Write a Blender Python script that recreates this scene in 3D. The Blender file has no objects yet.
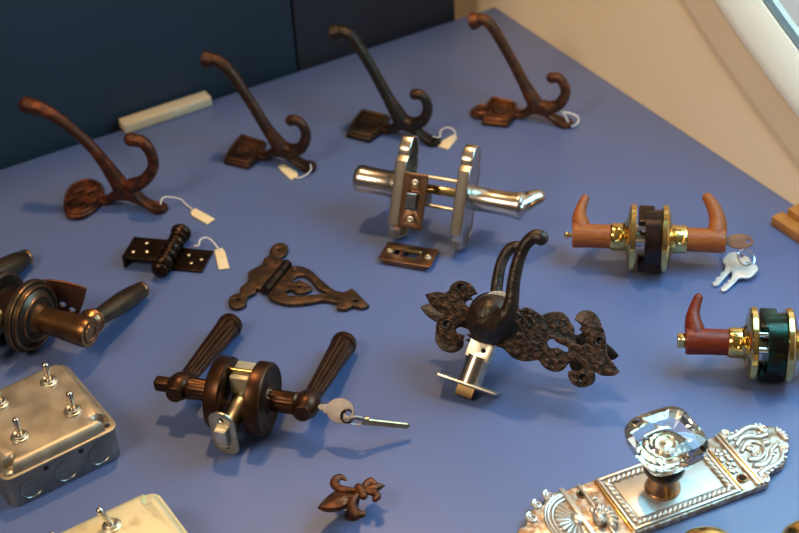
import bpy, bmesh, math, random
from mathutils import Vector, Matrix, noise
random.seed(7)
SC = bpy.context.scene
COL = SC.collection
PI = math.pi
R = math.radians

# ------------------------------------------------------------------ camera
CAM_H, PITCH, ROLL, FPX = 0.875, R(37.28), R(-3.72), 1528.0
cd = bpy.data.cameras.new('camera')
cd.sensor_width = 36.0
cd.lens = FPX / 799 * 36.0
cd.clip_start = 0.01
cd.dof.use_dof = True
cd.dof.focus_distance = 1.26
cd.dof.aperture_fstop = 6.8
cam = bpy.data.objects.new('camera', cd)
COL.objects.link(cam)
cam.location = (0, 0, CAM_H)
cam.matrix_world = Matrix.Translation(cam.location) @ Matrix.Rotation(PI / 2 - PITCH, 4, 'X') @ Matrix.Rotation(ROLL, 4, 'Z')
SC.camera = cam

# ------------------------------------------------------------------ world, lamps, exposure
SC.view_settings.view_transform = 'Standard'
SC.view_settings.look = 'None'
SC.view_settings.gamma = 1.0
SC.view_settings.use_curve_mapping = False
SC.view_settings.exposure = -0.26
w = bpy.data.worlds.new('world')
SC.world = w
w.use_nodes = True
nt = w.node_tree
tc = nt.nodes.new('ShaderNodeTexCoord')
sx = nt.nodes.new('ShaderNodeSeparateXYZ')
nt.links.new(tc.outputs['Generated'], sx.inputs[0])
rz = nt.nodes.new('ShaderNodeValToRGB')          # dim room low down, pale ceiling above
rz.color_ramp.elements[0].position = 0.45
rz.color_ramp.elements[0].color = (0.020, 0.024, 0.032, 1)
rz.color_ramp.elements[1].position = 0.95
rz.color_ramp.elements[1].color = (0.20, 0.155, 0.11, 1)
ma = nt.nodes.new('ShaderNodeMath'); ma.operation = 'MULTIPLY_ADD'
ma.inputs[1].default_value = 0.5; ma.inputs[2].default_value = 0.5
nt.links.new(sx.outputs[2], ma.inputs[0]); nt.links.new(ma.outputs[0], rz.inputs[0])
rx = nt.nodes.new('ShaderNodeValToRGB')          # daylight on the window side
rx.color_ramp.elements[0].position = 0.50
rx.color_ramp.elements[0].color = (0, 0, 0, 1)
rx.color_ramp.elements[1].position = 0.80
rx.color_ramp.elements[1].color = (1.45, 1.55, 1.48, 1)
dt = nt.nodes.new('ShaderNodeVectorMath'); dt.operation = 'DOT_PRODUCT'
dt.inputs[1].default_value = (0.80, 0.57, 0.15)
nt.links.new(tc.outputs['Generated'], dt.inputs[0]); nt.links.new(dt.outputs['Value'], rx.inputs[0])
mx = nt.nodes.new('ShaderNodeMix'); mx.data_type = 'RGBA'; mx.blend_type = 'ADD'
mx.inputs[0].default_value = 1.0
nt.links.new(rz.outputs[0], mx.inputs[6]); nt.links.new(rx.outputs[0], mx.inputs[7])
bg = nt.nodes['Background']
nt.links.new(mx.outputs[2], bg.inputs[0])
bg.inputs[1].default_value = 1.0


def area(name, loc, target, size, power, col):
    l = bpy.data.lights.new(name, 'AREA')
    l.shape = 'DISK'; l.size = size; l.energy = power; l.color = col
    o = bpy.data.objects.new(name, l); COL.objects.link(o)
    o.location = loc
    o.rotation_euler = (Vector(target) - Vector(loc)).to_track_quat('-Z', 'Y').to_euler()
    return o


area('ceiling_lamp', (-0.12, 1.58, 1.70), (0.0, 1.0, 0), 0.12, 20, (1.0, 0.61, 0.27))
area('wall_fill', (-1.0, 0.20, 1.40), (0.36, 1.25, 0.25), 0.60, 20, (1.0, 0.80, 0.56))  # added unseen fill light that brightens the cream wall
# daylight through the round window on the right
area('daylight', (0.45, 1.02, 0.52), (0.08, 0.86, 0.20), 0.45, 5.6, (0.28, 0.74, 1.0))

# ------------------------------------------------------------------ pixel -> place
SP, CP = math.sin(PITCH), math.cos(PITCH)
EYE = Vector((0, 0, CAM_H))


def ray(px, py):
    x0, y0 = px - 399.5, py - 266.5
    x = math.cos(ROLL) * x0 + math.sin(ROLL) * y0
    y = -math.sin(ROLL) * x0 + math.cos(ROLL) * y0
    return Vector((x, FPX * CP - y * SP, -(FPX * SP + y * CP)))


def at(px, py, z=0.0):
    d = ray(px, py)
    return EYE + d * ((z - CAM_H) / d.z)


class Frame:
    """a place on the table: origin, axis direction in the table plane, tilt about that axis, size factor"""
    def __init__(s, O, a=0.0, tilt=0.0, k=1.0, rot=None):
        s.O = Vector(O); s.k = k
        rot = rot or (Matrix.Rotation(a, 4, 'Z') @ Matrix.Rotation(tilt, 4, 'X'))
        m = rot.to_3x3()
        s.ax = [m.col[0].copy(), m.col[1].copy(), m.col[2].copy()]
        kk = k if hasattr(k, '__len__') else (k, k, k)
        s.kk = kk
        s.M = Matrix.Translation(s.O) @ rot @ Matrix.Diagonal((kk[0], kk[1], kk[2], 1))

    def hit(s, px, py, k, v):
        n = s.ax[k]; d = ray(px, py); o = EYE - s.O
        q = o + d * ((v * s.kk[k] - o.dot(n)) / d.dot(n))
        return Vector([q.dot(a) / c for a, c in zip(s.ax, s.kk)])


def frame2(p0, p1, z, t=0.5, tilt=0.0):
    a, b = at(*p0, z), at(*p1, z)
    d = b - a
    return Frame(a + d * t, math.atan2(d.y, d.x), tilt)


def crop(ox, oy, s, pts):
    return [(ox + p[0] / s, oy + p[1] / s) + tuple(p[2:]) for p in pts]


# ------------------------------------------------------------------ mesh helpers
class MB:
    def __init__(s):
        s.bm = bmesh.new()

    def add_mesh(s, verts, faces):
        vs = [s.bm.verts.new(v) for v in verts]
        for f in faces:
            try:
                s.bm.faces.new([vs[i] for i in f])
            except ValueError:
                pass
        return s

    def box(s, c, size, rot=None, bev=0.0, seg=2):
        b = bmesh.new()
        bmesh.ops.create_cube(b, size=1.0)
        for v in b.verts:
            v.co = Vector((v.co.x * size[0], v.co.y * size[1], v.co.z * size[2]))
        if bev > 0:
            bmesh.ops.bevel(b, geom=b.edges[:], offset=min(bev, min(size) * .45), segments=seg, affect='EDGES', profile=0.5)
        M = Matrix.Translation(Vector(c)) @ (rot.to_4x4() if rot else Matrix.Identity(4))
        s.merge(b, M); return s

    def merge(s, b, M=Matrix.Identity(4)):
        b.verts.ensure_lookup_table()
        b.verts.index_update()
        vs = [s.bm.verts.new(M @ v.co) for v in b.verts]
        for f in b.faces:
            s.bm.faces.new([vs[v.index] for v in f.verts])
        b.free()

    def lathe(s, prof, O=(0, 0, 0), axis=(0, 0, 1), seg=40, mod=None, up=None):
        ax = Vector(axis).normalized()
        u = Vector(up) if up else (Vector((0, 0, 1)) if abs(ax.z) < .9 else Vector((1, 0, 0)))
        u = (u - ax * u.dot(ax)).normalized(); v = ax.cross(u); O = Vector(O)
        verts, faces = [], []
        for a, r in prof:
            for k in range(seg):
                th = 2 * PI * k / seg
                rr = max(r, 1e-5) * (mod(th, a) if mod else 1.0)
                verts.append(O + ax * a + u * (rr * math.cos(th)) + v * (rr * math.sin(th)))
        n = len(prof)
        for i in range(n - 1):
            for k in range(seg):
                k2 = (k + 1) % seg
                faces.append((i * seg + k, i * seg + k2, (i + 1) * seg + k2, (i + 1) * seg + k))
        if prof[0][1] > 1e-4:
            faces.append(tuple(range(seg))[::-1])
        if prof[-1][1] > 1e-4:
            faces.append(tuple((n - 1) * seg + k for k in range(seg)))
        return s.add_mesh(verts, faces)

    def tube(s, pts, rad, seg=14, flat=1.0, up=(0, 0, 1), round_ends=True):
        """swept round bar; flat squashes it along 'up'"""
        P = [Vector(p) for p in pts]
        if not hasattr(rad, '__len__'):
            rad = [rad] * len(P)
        rad = list(rad)
        if round_ends:
            t0 = (P[0] - P[1]).normalized(); t1 = (P[-1] - P[-2]).normalized()
            pre = [(P[0] + t0 * rad[0] * math.sin(a), rad[0] * math.cos(a)) for a in (R(88), R(65), R(40), R(20))]
            post = [(P[-1] + t1 * rad[-1] * math.sin(a), rad[-1] * math.cos(a)) for a in (R(20), R(40), R(65), R(88))]
            P = [p for p, _ in pre] + P + [p for p, _ in post]
            rad = [r for _, r in pre] + rad + [r for _, r in post]
        up = Vector(up)
        verts, faces = [], []
        n = len(P); prev = None
        for i in range(n):
            t = (P[min(i + 1, n - 1)] - P[max(i - 1, 0)]).normalized()
            if prev is None:
                a = up - t * up.dot(t)
                if a.length < .05:
                    a = Vector((1, 0, 0)) - t * t.x
                a.normalize()
            else:
                a = (prev - t * prev.dot(t)).normalized()
            prev = a; b = t.cross(a)
            for k in range(seg):
                th = 2 * PI * k / seg
                verts.append(P[i] + a * (rad[i] * flat * math.cos(th)) + b * (rad[i] * math.sin(th)))
        for i in range(n - 1):
            for k in range(seg):
                k2 = (k + 1) % seg
                faces.append((i * seg + k, i * seg + k2, (i + 1) * seg + k2, (i + 1) * seg + k))
        faces.append(tuple(range(seg))[::-1]); faces.append(tuple((n - 1) * seg + k for k in range(seg)))
        return s.add_mesh(verts, faces)

    def ball(s, c, r, sc=(1, 1, 1), seg=16, rot=None):
        b = bmesh.new()
        bmesh.ops.create_uvsphere(b, u_segments=seg, v_segments=max(8, seg // 2), radius=r)
        for v in b.verts:
            v.co = Vector((v.co.x * sc[0], v.co.y * sc[1], v.co.z * sc[2]))
        M = Matrix.Translation(Vector(c)) @ (rot.to_4x4() if rot else Matrix.Identity(4))
        s.merge(b, M); return s

    def plate(s, outline, holes=(), w0=0.0, th=0.003, bev=0.0006, M=None, seg=2):
        """outline in (u,v), extruded w0..w0+th; M maps (u,v,w) to local"""
        c = bpy.data.curves.new('tmp', 'CURVE')
        c.dimensions = '2D'; c.fill_mode = 'BOTH'
        for loop in [outline] + list(holes):
            sp = c.splines.new('POLY'); sp.points.add(len(loop) - 1)
            for p, q in zip(sp.points, loop):
                p.co = (q[0], q[1], 0, 1)
            sp.use_cyclic_u = True
        c.extrude = th / 2 - bev; c.bevel_depth = bev; c.bevel_resolution = seg; c.offset = -bev
        o = bpy.data.objects.new('tmp', c); COL.objects.link(o)
        dg = bpy.context.evaluated_depsgraph_get()
        me = bpy.data.meshes.new_from_object(o.evaluated_get(dg))
        bpy.data.objects.remove(o); bpy.data.curves.remove(c)
        b = bmesh.new(); b.from_mesh(me); bpy.data.meshes.remove(me)
        bmesh.ops.remove_doubles(b, verts=b.verts[:], dist=1e-6)
        s.merge(b, (M or Matrix.Identity(4)) @ Matrix.Translation((0, 0, w0 + th / 2)))
        return s

    def jitter(s, amp, scale, seed=0.0):
        for v in s.bm.verts:
            v.co += noise.noise_vector(v.co * scale + Vector((seed, 0, 0))) * amp
        return s

    def build(s, name, mat, parent=None, label=None, angle=38):
        me = bpy.data.meshes.new(name)
        bmesh.ops.recalc_face_normals(s.bm, faces=s.bm.faces[:])
        s.bm.to_mesh(me); s.bm.free()
        for p in me.polygons:
            p.use_smooth = True
        me.set_sharp_from_angle(angle=R(angle))
        me.materials.append(mat)
        o = bpy.data.objects.new(name, me); COL.objects.link(o)
        if parent: o.parent = parent
        if label: o['label'] = label
        return o


def smooth(pts, n=6, closed=True):
    """Catmull-Rom through pts; a third item 's' marks a sharp corner"""
    N = len(pts); out = []
    P = [Vector([c for c in p if not isinstance(c, str)]) for p in pts]
    S = [any(isinstance(c, str) for c in p) for p in pts]
    rng = range(N) if closed else range(N - 1)
    for i in rng:
        j = (i + 1) % N
        a, b = P[i], P[j]
        if closed or 0 < i:
            m0 = (b - P[i - 1]) * .5
        else:
            m0 = b - a
        if closed or j < N - 1:
            m1 = (P[(j + 1) % N] - a) * .5
        else:
            m1 = b - a
        if S[i]: m0 = b - a
        if S[j]: m1 = b - a
        for k in range(n):
            t = k / n
            out.append(a * (2 * t**3 - 3 * t**2 + 1) + m0 * (t**3 - 2 * t**2 + t) + b * (-2 * t**3 + 3 * t**2) + m1 * (t**3 - t**2))
    if not closed: out.append(P[-1])
    return out


def lerp_list(v, n):
    """resample a list of numbers to n values"""
    out = []
    for i in range(n):
        x = i / (n - 1) * (len(v) - 1); k = min(int(x), len(v) - 2)
        out.append(v[k] + (v[k + 1] - v[k]) * (x - k))
    return out


def circle(c, r, n=20, ry=None):
    return [(c[0] + r * math.cos(2 * PI * k / n), c[1] + (ry or r) * math.sin(2 * PI * k / n)) for k in range(n)]


def rrect(w, h, r, c=(0, 0), n=5):
    out = []
    for (sx_, sy_, a0) in ((1, 1, 0), (-1, 1, 90), (-1, -1, 180), (1, -1, 270)):
        for k in range(n + 1):
            a = R(a0 + 90 * k / n)
            out.append((c[0] + sx_ * (w / 2 - r) + r * math.cos(a), c[1] + sy_ * (h / 2 - r) + r * math.sin(a)))
    return out


def spiral(c, r0, r1, a0, turns, n=26):
    return [(c[0] + (r0 + (r1 - r0) * k / n) * math.cos(a0 + 2 * PI * turns * k / n),
             c[1] + (r0 + (r1 - r0) * k / n) * math.sin(a0 + 2 * PI * turns * k / n)) for k in range(n + 1)]


def thing(name, label, cat, frame=None, group=None):
    o = bpy.data.objects.new(name, None); COL.objects.link(o)
    o.empty_display_size = 0.02
    if frame: o.matrix_world = frame.M
    o['label'] = label; o['category'] = cat
    if group: o['group'] = group
    return o


def tag(o, label, cat, group=None):
    o['label'] = label; o['category'] = cat
    if group: o['group'] = group
    return o


YZX = Matrix(((0, 0, 1, 0), (1, 0, 0, 0), (0, 1, 0, 0), (0, 0, 0, 1)))   # (u,v,w) -> y,z,x
XZY = Matrix(((1, 0, 0, 0), (0, 0, -1, 0), (0, 1, 0, 0), (0, 0, 0, 1)))  # (u,v,w) -> x,z,-y

# ------------------------------------------------------------------ materials
def mat(name, col, metal=0.0, rough=0.5, col2=None, nscale=60, bump=0.0, bscale=400, lo=.4, hi=.65, spec=None,
        rough2=None, detail=4, bdist=.001):
    m = bpy.data.materials.new(name); m.use_nodes = True
    t = m.node_tree; b = t.nodes['Principled BSDF']
    b.inputs['Base Color'].default_value = (*col, 1)
    b.inputs['Metallic'].default_value = metal
    b.inputs['Roughness'].default_value = rough
    if spec is not None: b.inputs['Specular IOR Level'].default_value = spec
    co = t.nodes.new('ShaderNodeTexCoord')
    if col2 or rough2 is not None:
        n = t.nodes.new('ShaderNodeTexNoise'); n.inputs['Scale'].default_value = nscale; n.inputs['Detail'].default_value = detail
        t.links.new(co.outputs['Object'], n.inputs['Vector'])
        mr = t.nodes.new('ShaderNodeMapRange')
        mr.inputs['From Min'].default_value = lo; mr.inputs['From Max'].default_value = hi
        t.links.new(n.outputs['Fac'], mr.inputs['Value'])
        if col2:
            mi = t.nodes.new('ShaderNodeMix'); mi.data_type = 'RGBA'
            mi.inputs[6].default_value = (*col, 1); mi.inputs[7].default_value = (*col2, 1)
            t.links.new(mr.outputs[0], mi.inputs[0]); t.links.new(mi.outputs[2], b.inputs['Base Color'])
        if rough2 is not None:
            m2 = t.nodes.new('ShaderNodeMapRange')
            m2.inputs['To Min'].default_value = rough; m2.inputs['To Max'].default_value = rough2
            t.links.new(mr.outputs[0], m2.inputs['Value']); t.links.new(m2.outputs[0], b.inputs['Roughness'])
    if bump:
        n2 = t.nodes.new('ShaderNodeTexNoise'); n2.inputs['Scale'].default_value = bscale; n2.inputs['Detail'].default_value = 3
        t.links.new(co.outputs['Object'], n2.inputs['Vector'])
        bp = t.nodes.new('ShaderNodeBump'); bp.inputs['Strength'].default_value = bump; bp.inputs['Distance'].default_value = bdist
        t.links.new(n2.outputs['Fac'], bp.inputs['Height']); t.links.new(bp.outputs[0], b.inputs['Normal'])
    return m


def wood_mat(name, c1, c2, rough=0.4, scale=120, stretch=(1, 8, 8)):
    m = mat(name, c1, 0, rough, spec=0.35)
    t = m.node_tree; b = t.nodes['Principled BSDF']
    co = t.nodes.new('ShaderNodeTexCoord'); mp = t.nodes.new('ShaderNodeMapping'); mp.inputs['Scale'].default_value = stretch
    n = t.nodes.new('ShaderNodeTexNoise'); n.inputs['Scale'].default_value = scale; n.inputs['Detail'].default_value = 5
    cr = t.nodes.new('ShaderNodeValToRGB')
    cr.color_ramp.elements[0].position = .35; cr.color_ramp.elements[0].color = (*c1, 1)
    cr.color_ramp.elements[1].position = .65; cr.color_ramp.elements[1].color = (*c2, 1)
    t.links.new(co.outputs['Object'], mp.inputs[0]); t.links.new(mp.outputs[0], n.inputs['Vector'])
    t.links.new(n.outputs['Fac'], cr.inputs[0]); t.links.new(cr.outputs[0], b.inputs['Base Color'])
    return m


M_table = mat('blue_painted_board', (0.092, 0.130, 0.290), 0, 0.40, (0.098, 0.137, 0.305), 6, 0.03, 900, spec=0.6)
M_floor = mat('dark_floor', (0.10, 0.09, 0.085), 0, 0.6, (0.12, 0.11, 0.1), 8)
M_navy = mat('navy_blue_panel', (0.012, 0.026, 0.046), 0, 0.6, (0.014, 0.030, 0.052), 5)
M_slate = mat('slate_grey_panel', (0.017, 0.017, 0.027), 0, 0.6, (0.020, 0.020, 0.031), 5)
M_cream = mat('cream_wall', (0.92, 0.72, 0.49), 0, 0.6, (0.94, 0.74, 0.505), 7)
M_whitetrim = mat('white_trim', (0.92, 0.90, 0.80), 0, 0.4, (0.95, 0.92, 0.84), 9)
M_gasket = mat('grey_gasket', (0.16, 0.20, 0.22), 0, 0.5, (0.2, 0.24, 0.26), 30)
M_rust = mat('rusty_cast_iron', (0.060, 0.019, 0.009), 0.55, 0.42, (0.21, 0.052, 0.015), 110, 0.8, 500, lo=.50, hi=.72)
M_rust2 = mat('brown_cast_iron', (0.045, 0.018, 0.010), 0.55, 0.44, (0.10, 0.036, 0.016), 100, 0.6, 500, lo=.48, hi=.7)
M_iron = mat('grey_brown_cast_iron', (0.036, 0.028, 0.022), 0.7, 0.42, (0.075, 0.036, 0.018), 60, 0.4, 500, lo=.48, hi=.68)
M_rust4 = mat('orange_rusted_iron', (0.085, 0.030, 0.013), 0.6, 0.40, (0.20, 0.066, 0.022), 110, 0.9, 450, lo=.45, hi=.7)
M_black = mat('black_hammered_iron', (0.020, 0.011, 0.007), 0.3, 0.44, (0.13, 0.060, 0.032), 190, 1.0, 190, lo=.45, hi=.75, bdist=.004, spec=.3)  # brown second tone paints highlights on the hammered peaks into the colour
M_blacks = mat('smooth_black_iron', (0.018, 0.011, 0.008), 0.3, 0.38, (0.045, 0.024, 0.014), 70, 0.6, 160, bdist=.002)
M_strap = mat('antique_copper_iron', (0.048, 0.029, 0.019), 0.75, 0.45, (0.16, 0.078, 0.042), 130, 0.5, 500, lo=.45, hi=.72)
M_hinge = mat('dark_oiled_bronze', (0.022, 0.013, 0.009), 0.85, 0.3, (0.055, 0.026, 0.013), 120, 0.15, 500)
M_orb = mat('oil_rubbed_bronze', (0.060, 0.025, 0.0125), 0.85, 0.36, (0.085, 0.036, 0.017), 60, 0.08, 500)
M_orb_edge = mat('polished_bronze_rim', (0.28, 0.13, 0.06), 0.95, 0.3, (0.34, 0.17, 0.08), 120)
M_aged = mat('aged_bronze', (0.11, 0.052, 0.024), 0.9, 0.34, (0.20, 0.095, 0.038), 45, 0.08, 500)
M_aged_dark = mat('aged_pewter_bronze', (0.066, 0.046, 0.031), 0.85, 0.40, (0.10, 0.066, 0.042), 45, 0.08, 500)
M_copper = mat('brown_copper_plate', (0.155, 0.085, 0.050), 0.92, 0.32, (0.19, 0.105, 0.062), 60)
M_redplate = mat('red_brown_plate', (0.17, 0.068, 0.034), 0.8, 0.42, (0.21, 0.085, 0.045), 60)
M_dullbrass = mat('dull_brass', (0.20, 0.125, 0.055), 0.9, 0.4, (0.25, 0.16, 0.075), 60)
M_zinc = mat('yellow_zinc_steel', (0.42, 0.36, 0.24), 1.0, 0.34, (0.52, 0.46, 0.34), 90)
M_nickel = mat('satin_nickel', (0.58, 0.51, 0.44), 1.0, 0.24, (0.64, 0.57, 0.50), 50)
M_chrome = mat('chrome', (0.80, 0.81, 0.82), 1.0, 0.10, (0.85, 0.86, 0.87), 50)
M_steel = mat('zinc_plated_steel', (0.52, 0.48, 0.40), 1.0, 0.36, (0.72, 0.68, 0.58), 60)
M_brass = mat('polished_brass', (0.86, 0.60, 0.20), 1.0, 0.13, (0.90, 0.66, 0.26), 40, rough2=.2)
M_cherry = wood_mat('cherry_wood', (0.25, 0.062, 0.012), (0.37, 0.105, 0.024), 0.44, 90, (1, 5, 5))
M_mahog = wood_mat('mahogany_wood', (0.125, 0.014, 0.004), (0.20, 0.026, 0.007), 0.42, 90, (1, 5, 5))
M_oak = wood_mat('honey_oak', (0.34, 0.14, 0.032), (0.46, 0.205, 0.050), 0.45, 60, (1, 9, 9))
M_pine = wood_mat('pale_pine', (0.62, 0.47, 0.30), (0.74, 0.58, 0.39), 0.55, 60, (1, 12, 12))
M_galv = mat('galvanised_steel', (0.40, 0.335, 0.255), 0.8, 0.42, (0.50, 0.425, 0.33), 55, 0.05, 300, rough2=.5)
M_galv_d = mat('dull_galvanised_steel', (0.24, 0.225, 0.20), 0.85, 0.36, (0.33, 0.31, 0.28), 45, 0.05, 300)
M_yellow = mat('yellowed_steel_cover', (0.78, 0.68, 0.42), 0.45, 0.42, (0.58, 0.47, 0.26), 60, 0.05, 300, lo=.56, hi=.74)
M_hole = mat('dark_recess', (0.012, 0.011, 0.010), 0.2, 0.7, (0.02, 0.018, 0.016), 90)
M_plastic = mat('brown_black_housing', (0.016, 0.009, 0.007), 0.4, 0.22, (0.04, 0.016, 0.011), 60)
M_green = mat('iridescent_green_housing', (0.010, 0.060, 0.042), 0.7, 0.22, (0.020, 0.014, 0.010), 60, lo=.40, hi=.55)
M_ivory = mat('ivory_plastic', (0.42, 0.36, 0.25), 0.3, 0.4, (0.50, 0.43, 0.31), 60)
M_card = mat('buff_card', (0.74, 0.58, 0.35), 0, 0.8, (0.78, 0.62, 0.39), 90)
M_string = mat('white_string', (0.78, 0.72, 0.68), 0, 0.9, (0.7, 0.63, 0.58), 700)
M_silver = mat('whitened_pewter', (0.66, 0.62, 0.56), 0.75, 0.34, (0.74, 0.70, 0.66), 80, 0.15, 500)
M_patina = mat('bronzed_pewter', (0.40, 0.26, 0.16), 0.75, 0.38, (0.66, 0.60, 0.54), 170, 0.2, 500, lo=.42, hi=.60)
M_panel = mat('brushed_pewter', (0.46, 0.45, 0.43), 0.8, 0.46, (0.56, 0.54, 0.51), 40)
M_coppery = mat('brushed_copper_neck', (0.50, 0.27, 0.14), 1.0, 0.26, (0.58, 0.34, 0.19), 60)
M_gold = mat('gold_line', (0.80, 0.50, 0.16), 1.0, 0.25, (0.85, 0.56, 0.2), 90)
M_rosette = mat('silvered_gilt', (0.80, 0.64, 0.38), 1.0, 0.2, (0.85, 0.78, 0.66), 60)
M_key = mat('nickel_key', (0.27, 0.23, 0.215), 0.5, 0.5, (0.33, 0.285, 0.265), 150)
M_bkey = mat('bronze_key', (0.19, 0.085, 0.050), 0.3, 0.6, (0.25, 0.12, 0.072), 150, spec=.2)
M_goldkey = mat('brass_key_blade', (0.46, 0.33, 0.15), 0.85, 0.38, (0.56, 0.42, 0.22), 150)
M_keyw = mat('bright_nickel_key', (0.88, 0.90, 0.90), 0.55, 0.25, (0.86, 0.9, 0.9), 150)
M_glass = bpy.data.materials.new('clear_crystal'); M_glass.use_nodes = True
_b = M_glass.node_tree.nodes['Principled BSDF']
_b.inputs['Base Color'].default_value = (0.99, 1.0, 1.0, 1); _b.inputs['Roughness'].default_value = 0.0
_b.inputs['IOR'].default_value = 1.52; _b.inputs['Transmission Weight'].default_value = 1.0
M_pane = bpy.data.materials.new('window_glass'); M_pane.use_nodes = True
_b = M_pane.node_tree.nodes['Principled BSDF']
_b.inputs['Base Color'].default_value = (1.0, 1.0, 1.0, 1); _b.inputs['Roughness'].default_value = 0.0
_b.inputs['IOR'].default_value = 1.1; _b.inputs['Transmission Weight'].default_value = 1.0

# ------------------------------------------------------------------ setting
PC, PL, PR = at(495, 7), at(0, 170), at(799, 208)
dl = (PL - PC).normalized(); dr = (PR - PC).normalized()
ang_r = math.atan2(dr.y, dr.x); ang_l = math.atan2(-dl.y, -dl.x)
A_ = PC + dl * 1.15; B_ = PC + dr * 1.0
table = bpy.data.objects.new('display_table', None); COL.objects.link(table)
tag(table, 'blue painted display table carrying all the door hardware samples', 'table')
C4 = A_ + (B_ - PC)
top = MB().plate([(p.x, p.y) for p in (PC, A_, C4, B_)], w0=-0.025, th=0.025, bev=0.0008).build('tabletop', M_table, table)
leg_w = 0.05
for P in (PC, A_, C4, B_):
    ctr = (PC + C4) / 2
    q = P + (ctr - P).normalized() * 0.09
    MB().box((q.x, q.y, -0.4125), (leg_w, leg_w, 0.775), bev=.004).build('leg', M_table, table)


def struct(o):
    o['kind'] = 'structure'; return o


struct(MB().box((1.0, -1.985, -0.825), (5.0, 4.0, 0.05)).build('floor', M_floor)).matrix_world = Frame(PC, ang_r).M
# dark partition along the far left edge, in two panels with a seam
FL = Frame(PC, ang_l)
xe = FL.hit(456, 10, 1, 0.012).x
xs = FL.hit(297, 50, 1, 0.012).x
h = 1.6
struct(MB().box(((xs - 1.3) / 2 - .002, 0.027, h / 2 - .8), (xs + 1.3, 0.03, h), bev=.001).build('wall_left', M_navy)).matrix_world = FL.M @ Matrix.Translation((0, 0, 0))
struct(MB().box(((xs + xe) / 2, 0.0255, h / 2 - .8), (xe - xs - .001, 0.027, h), bev=.003).build('wall_back', M_slate)).matrix_world = FL.M
# cream wall on the right with a big round window
FR = Frame(PC, ang_r)
RW = 1.25
wc = Vector((0.4246 + .482 * RW, 0.0964 + .876 * RW))
wall = MB().plate([(-1.2, -0.8), (3.2, -0.8), (3.2, 3.0), (-1.2, 3.0)], [circle(wc, RW - .020, 220)], w0=0, th=0.03, bev=.0004, M=XZY)
wo = struct(wall.build('wall_right', M_cream)); wo.matrix_world = FR.M @ Matrix.Translation((0, 0.0305, 0))
win = bpy.data.objects.new('window_1', None); COL.objects.link(win); win['kind'] = 'structure'
win.matrix_world = FR.M @ Matrix.Translation((wc.x, 0, wc.y))


def ring(prof, mat_, name):
    """closed profile of (radius, depth y) swept round the window"""
    n = 260; verts = []; faces = []; k = len(prof)
    for i in range(n):
        a = 2 * PI * i / n
        for r_, y_ in prof:
            verts.append((r_ * math.cos(a), y_, r_ * math.sin(a)))
    for i in range(n):
        for j in range(k):
            faces.append((i * k + j, i * k + (j + 1) % k, ((i + 1) % n) * k + (j + 1) % k, ((i + 1) % n) * k + j))
    return MB().add_mesh(verts, faces).build(name, mat_, win)


ring([(RW, .0), (RW - .0008, -.0022), (RW - .0385, -.0028), (RW - .0395, .0)], M_cream, 'window_flange')
ring([(RW - .039, .0), (RW - .040, -.0035), (RW - .052, -.005), (RW - .078, .010), (RW - .0795, .028), (RW - .039, .028)], M_whitetrim, 'window_frame')
ring([(RW - .0785, .012), (RW - .0810, .0115), (RW - .0815, .020), (RW - .0785, .020)], M_gasket, 'window_gasket')
MB().lathe([(.0, RW - .080), (.004, RW - .080)], (0, .0135, 0), (0, 1, 0), 200).build('window_glass', M_pane, win)

# pale batten on the far edge, against the dark partition
p0, p1 = FL.hit(123, 127, 1, -.006), FL.hit(210, 99, 1, -.006)
d = p1.x - p0.x
o = MB().box((p0.x + d / 2, -.003, 0.0060), (d, 0.018, 0.011), bev=.0012).build('wood_batten', M_pine)
o.matrix_world = FL.M
tag(o, 'short pale wooden batten lying on the table edge against the dark wall', 'batten')
# two honey coloured wooden bars by the cream wall
L_ = .22
qa = FR.hit(771.5, 216.5, 2, 0.010); qb = FR.hit(783.5, 212.3, 2, 0.010)
y1, y2 = qa.y, min(qb.y, -.0125)
o = MB().box((qa.x + L_ / 2, (y1 + y2) / 2, .0055), (L_, y2 - y1, .0105), bev=.0012).build('wooden_bar', M_oak); o.matrix_world = FR.M
tag(o, 'honey brown wooden bar near the cream wall, the one closer to the brass levers', 'bar', 'honey wooden bars')
qc = FR.hit(787, 209, 2, 0.016)
o = MB().box((qc.x + L_ / 2, (y2 + .0004 - .0006) / 2, .0085), (L_, -.0010 - y2, .0165), bev=.0012).build('wooden_bar', M_oak); o.matrix_world = FR.M
tag(o, 'honey brown wooden bar standing right against the cream wall behind another bar', 'bar', 'honey wooden bars')

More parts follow.
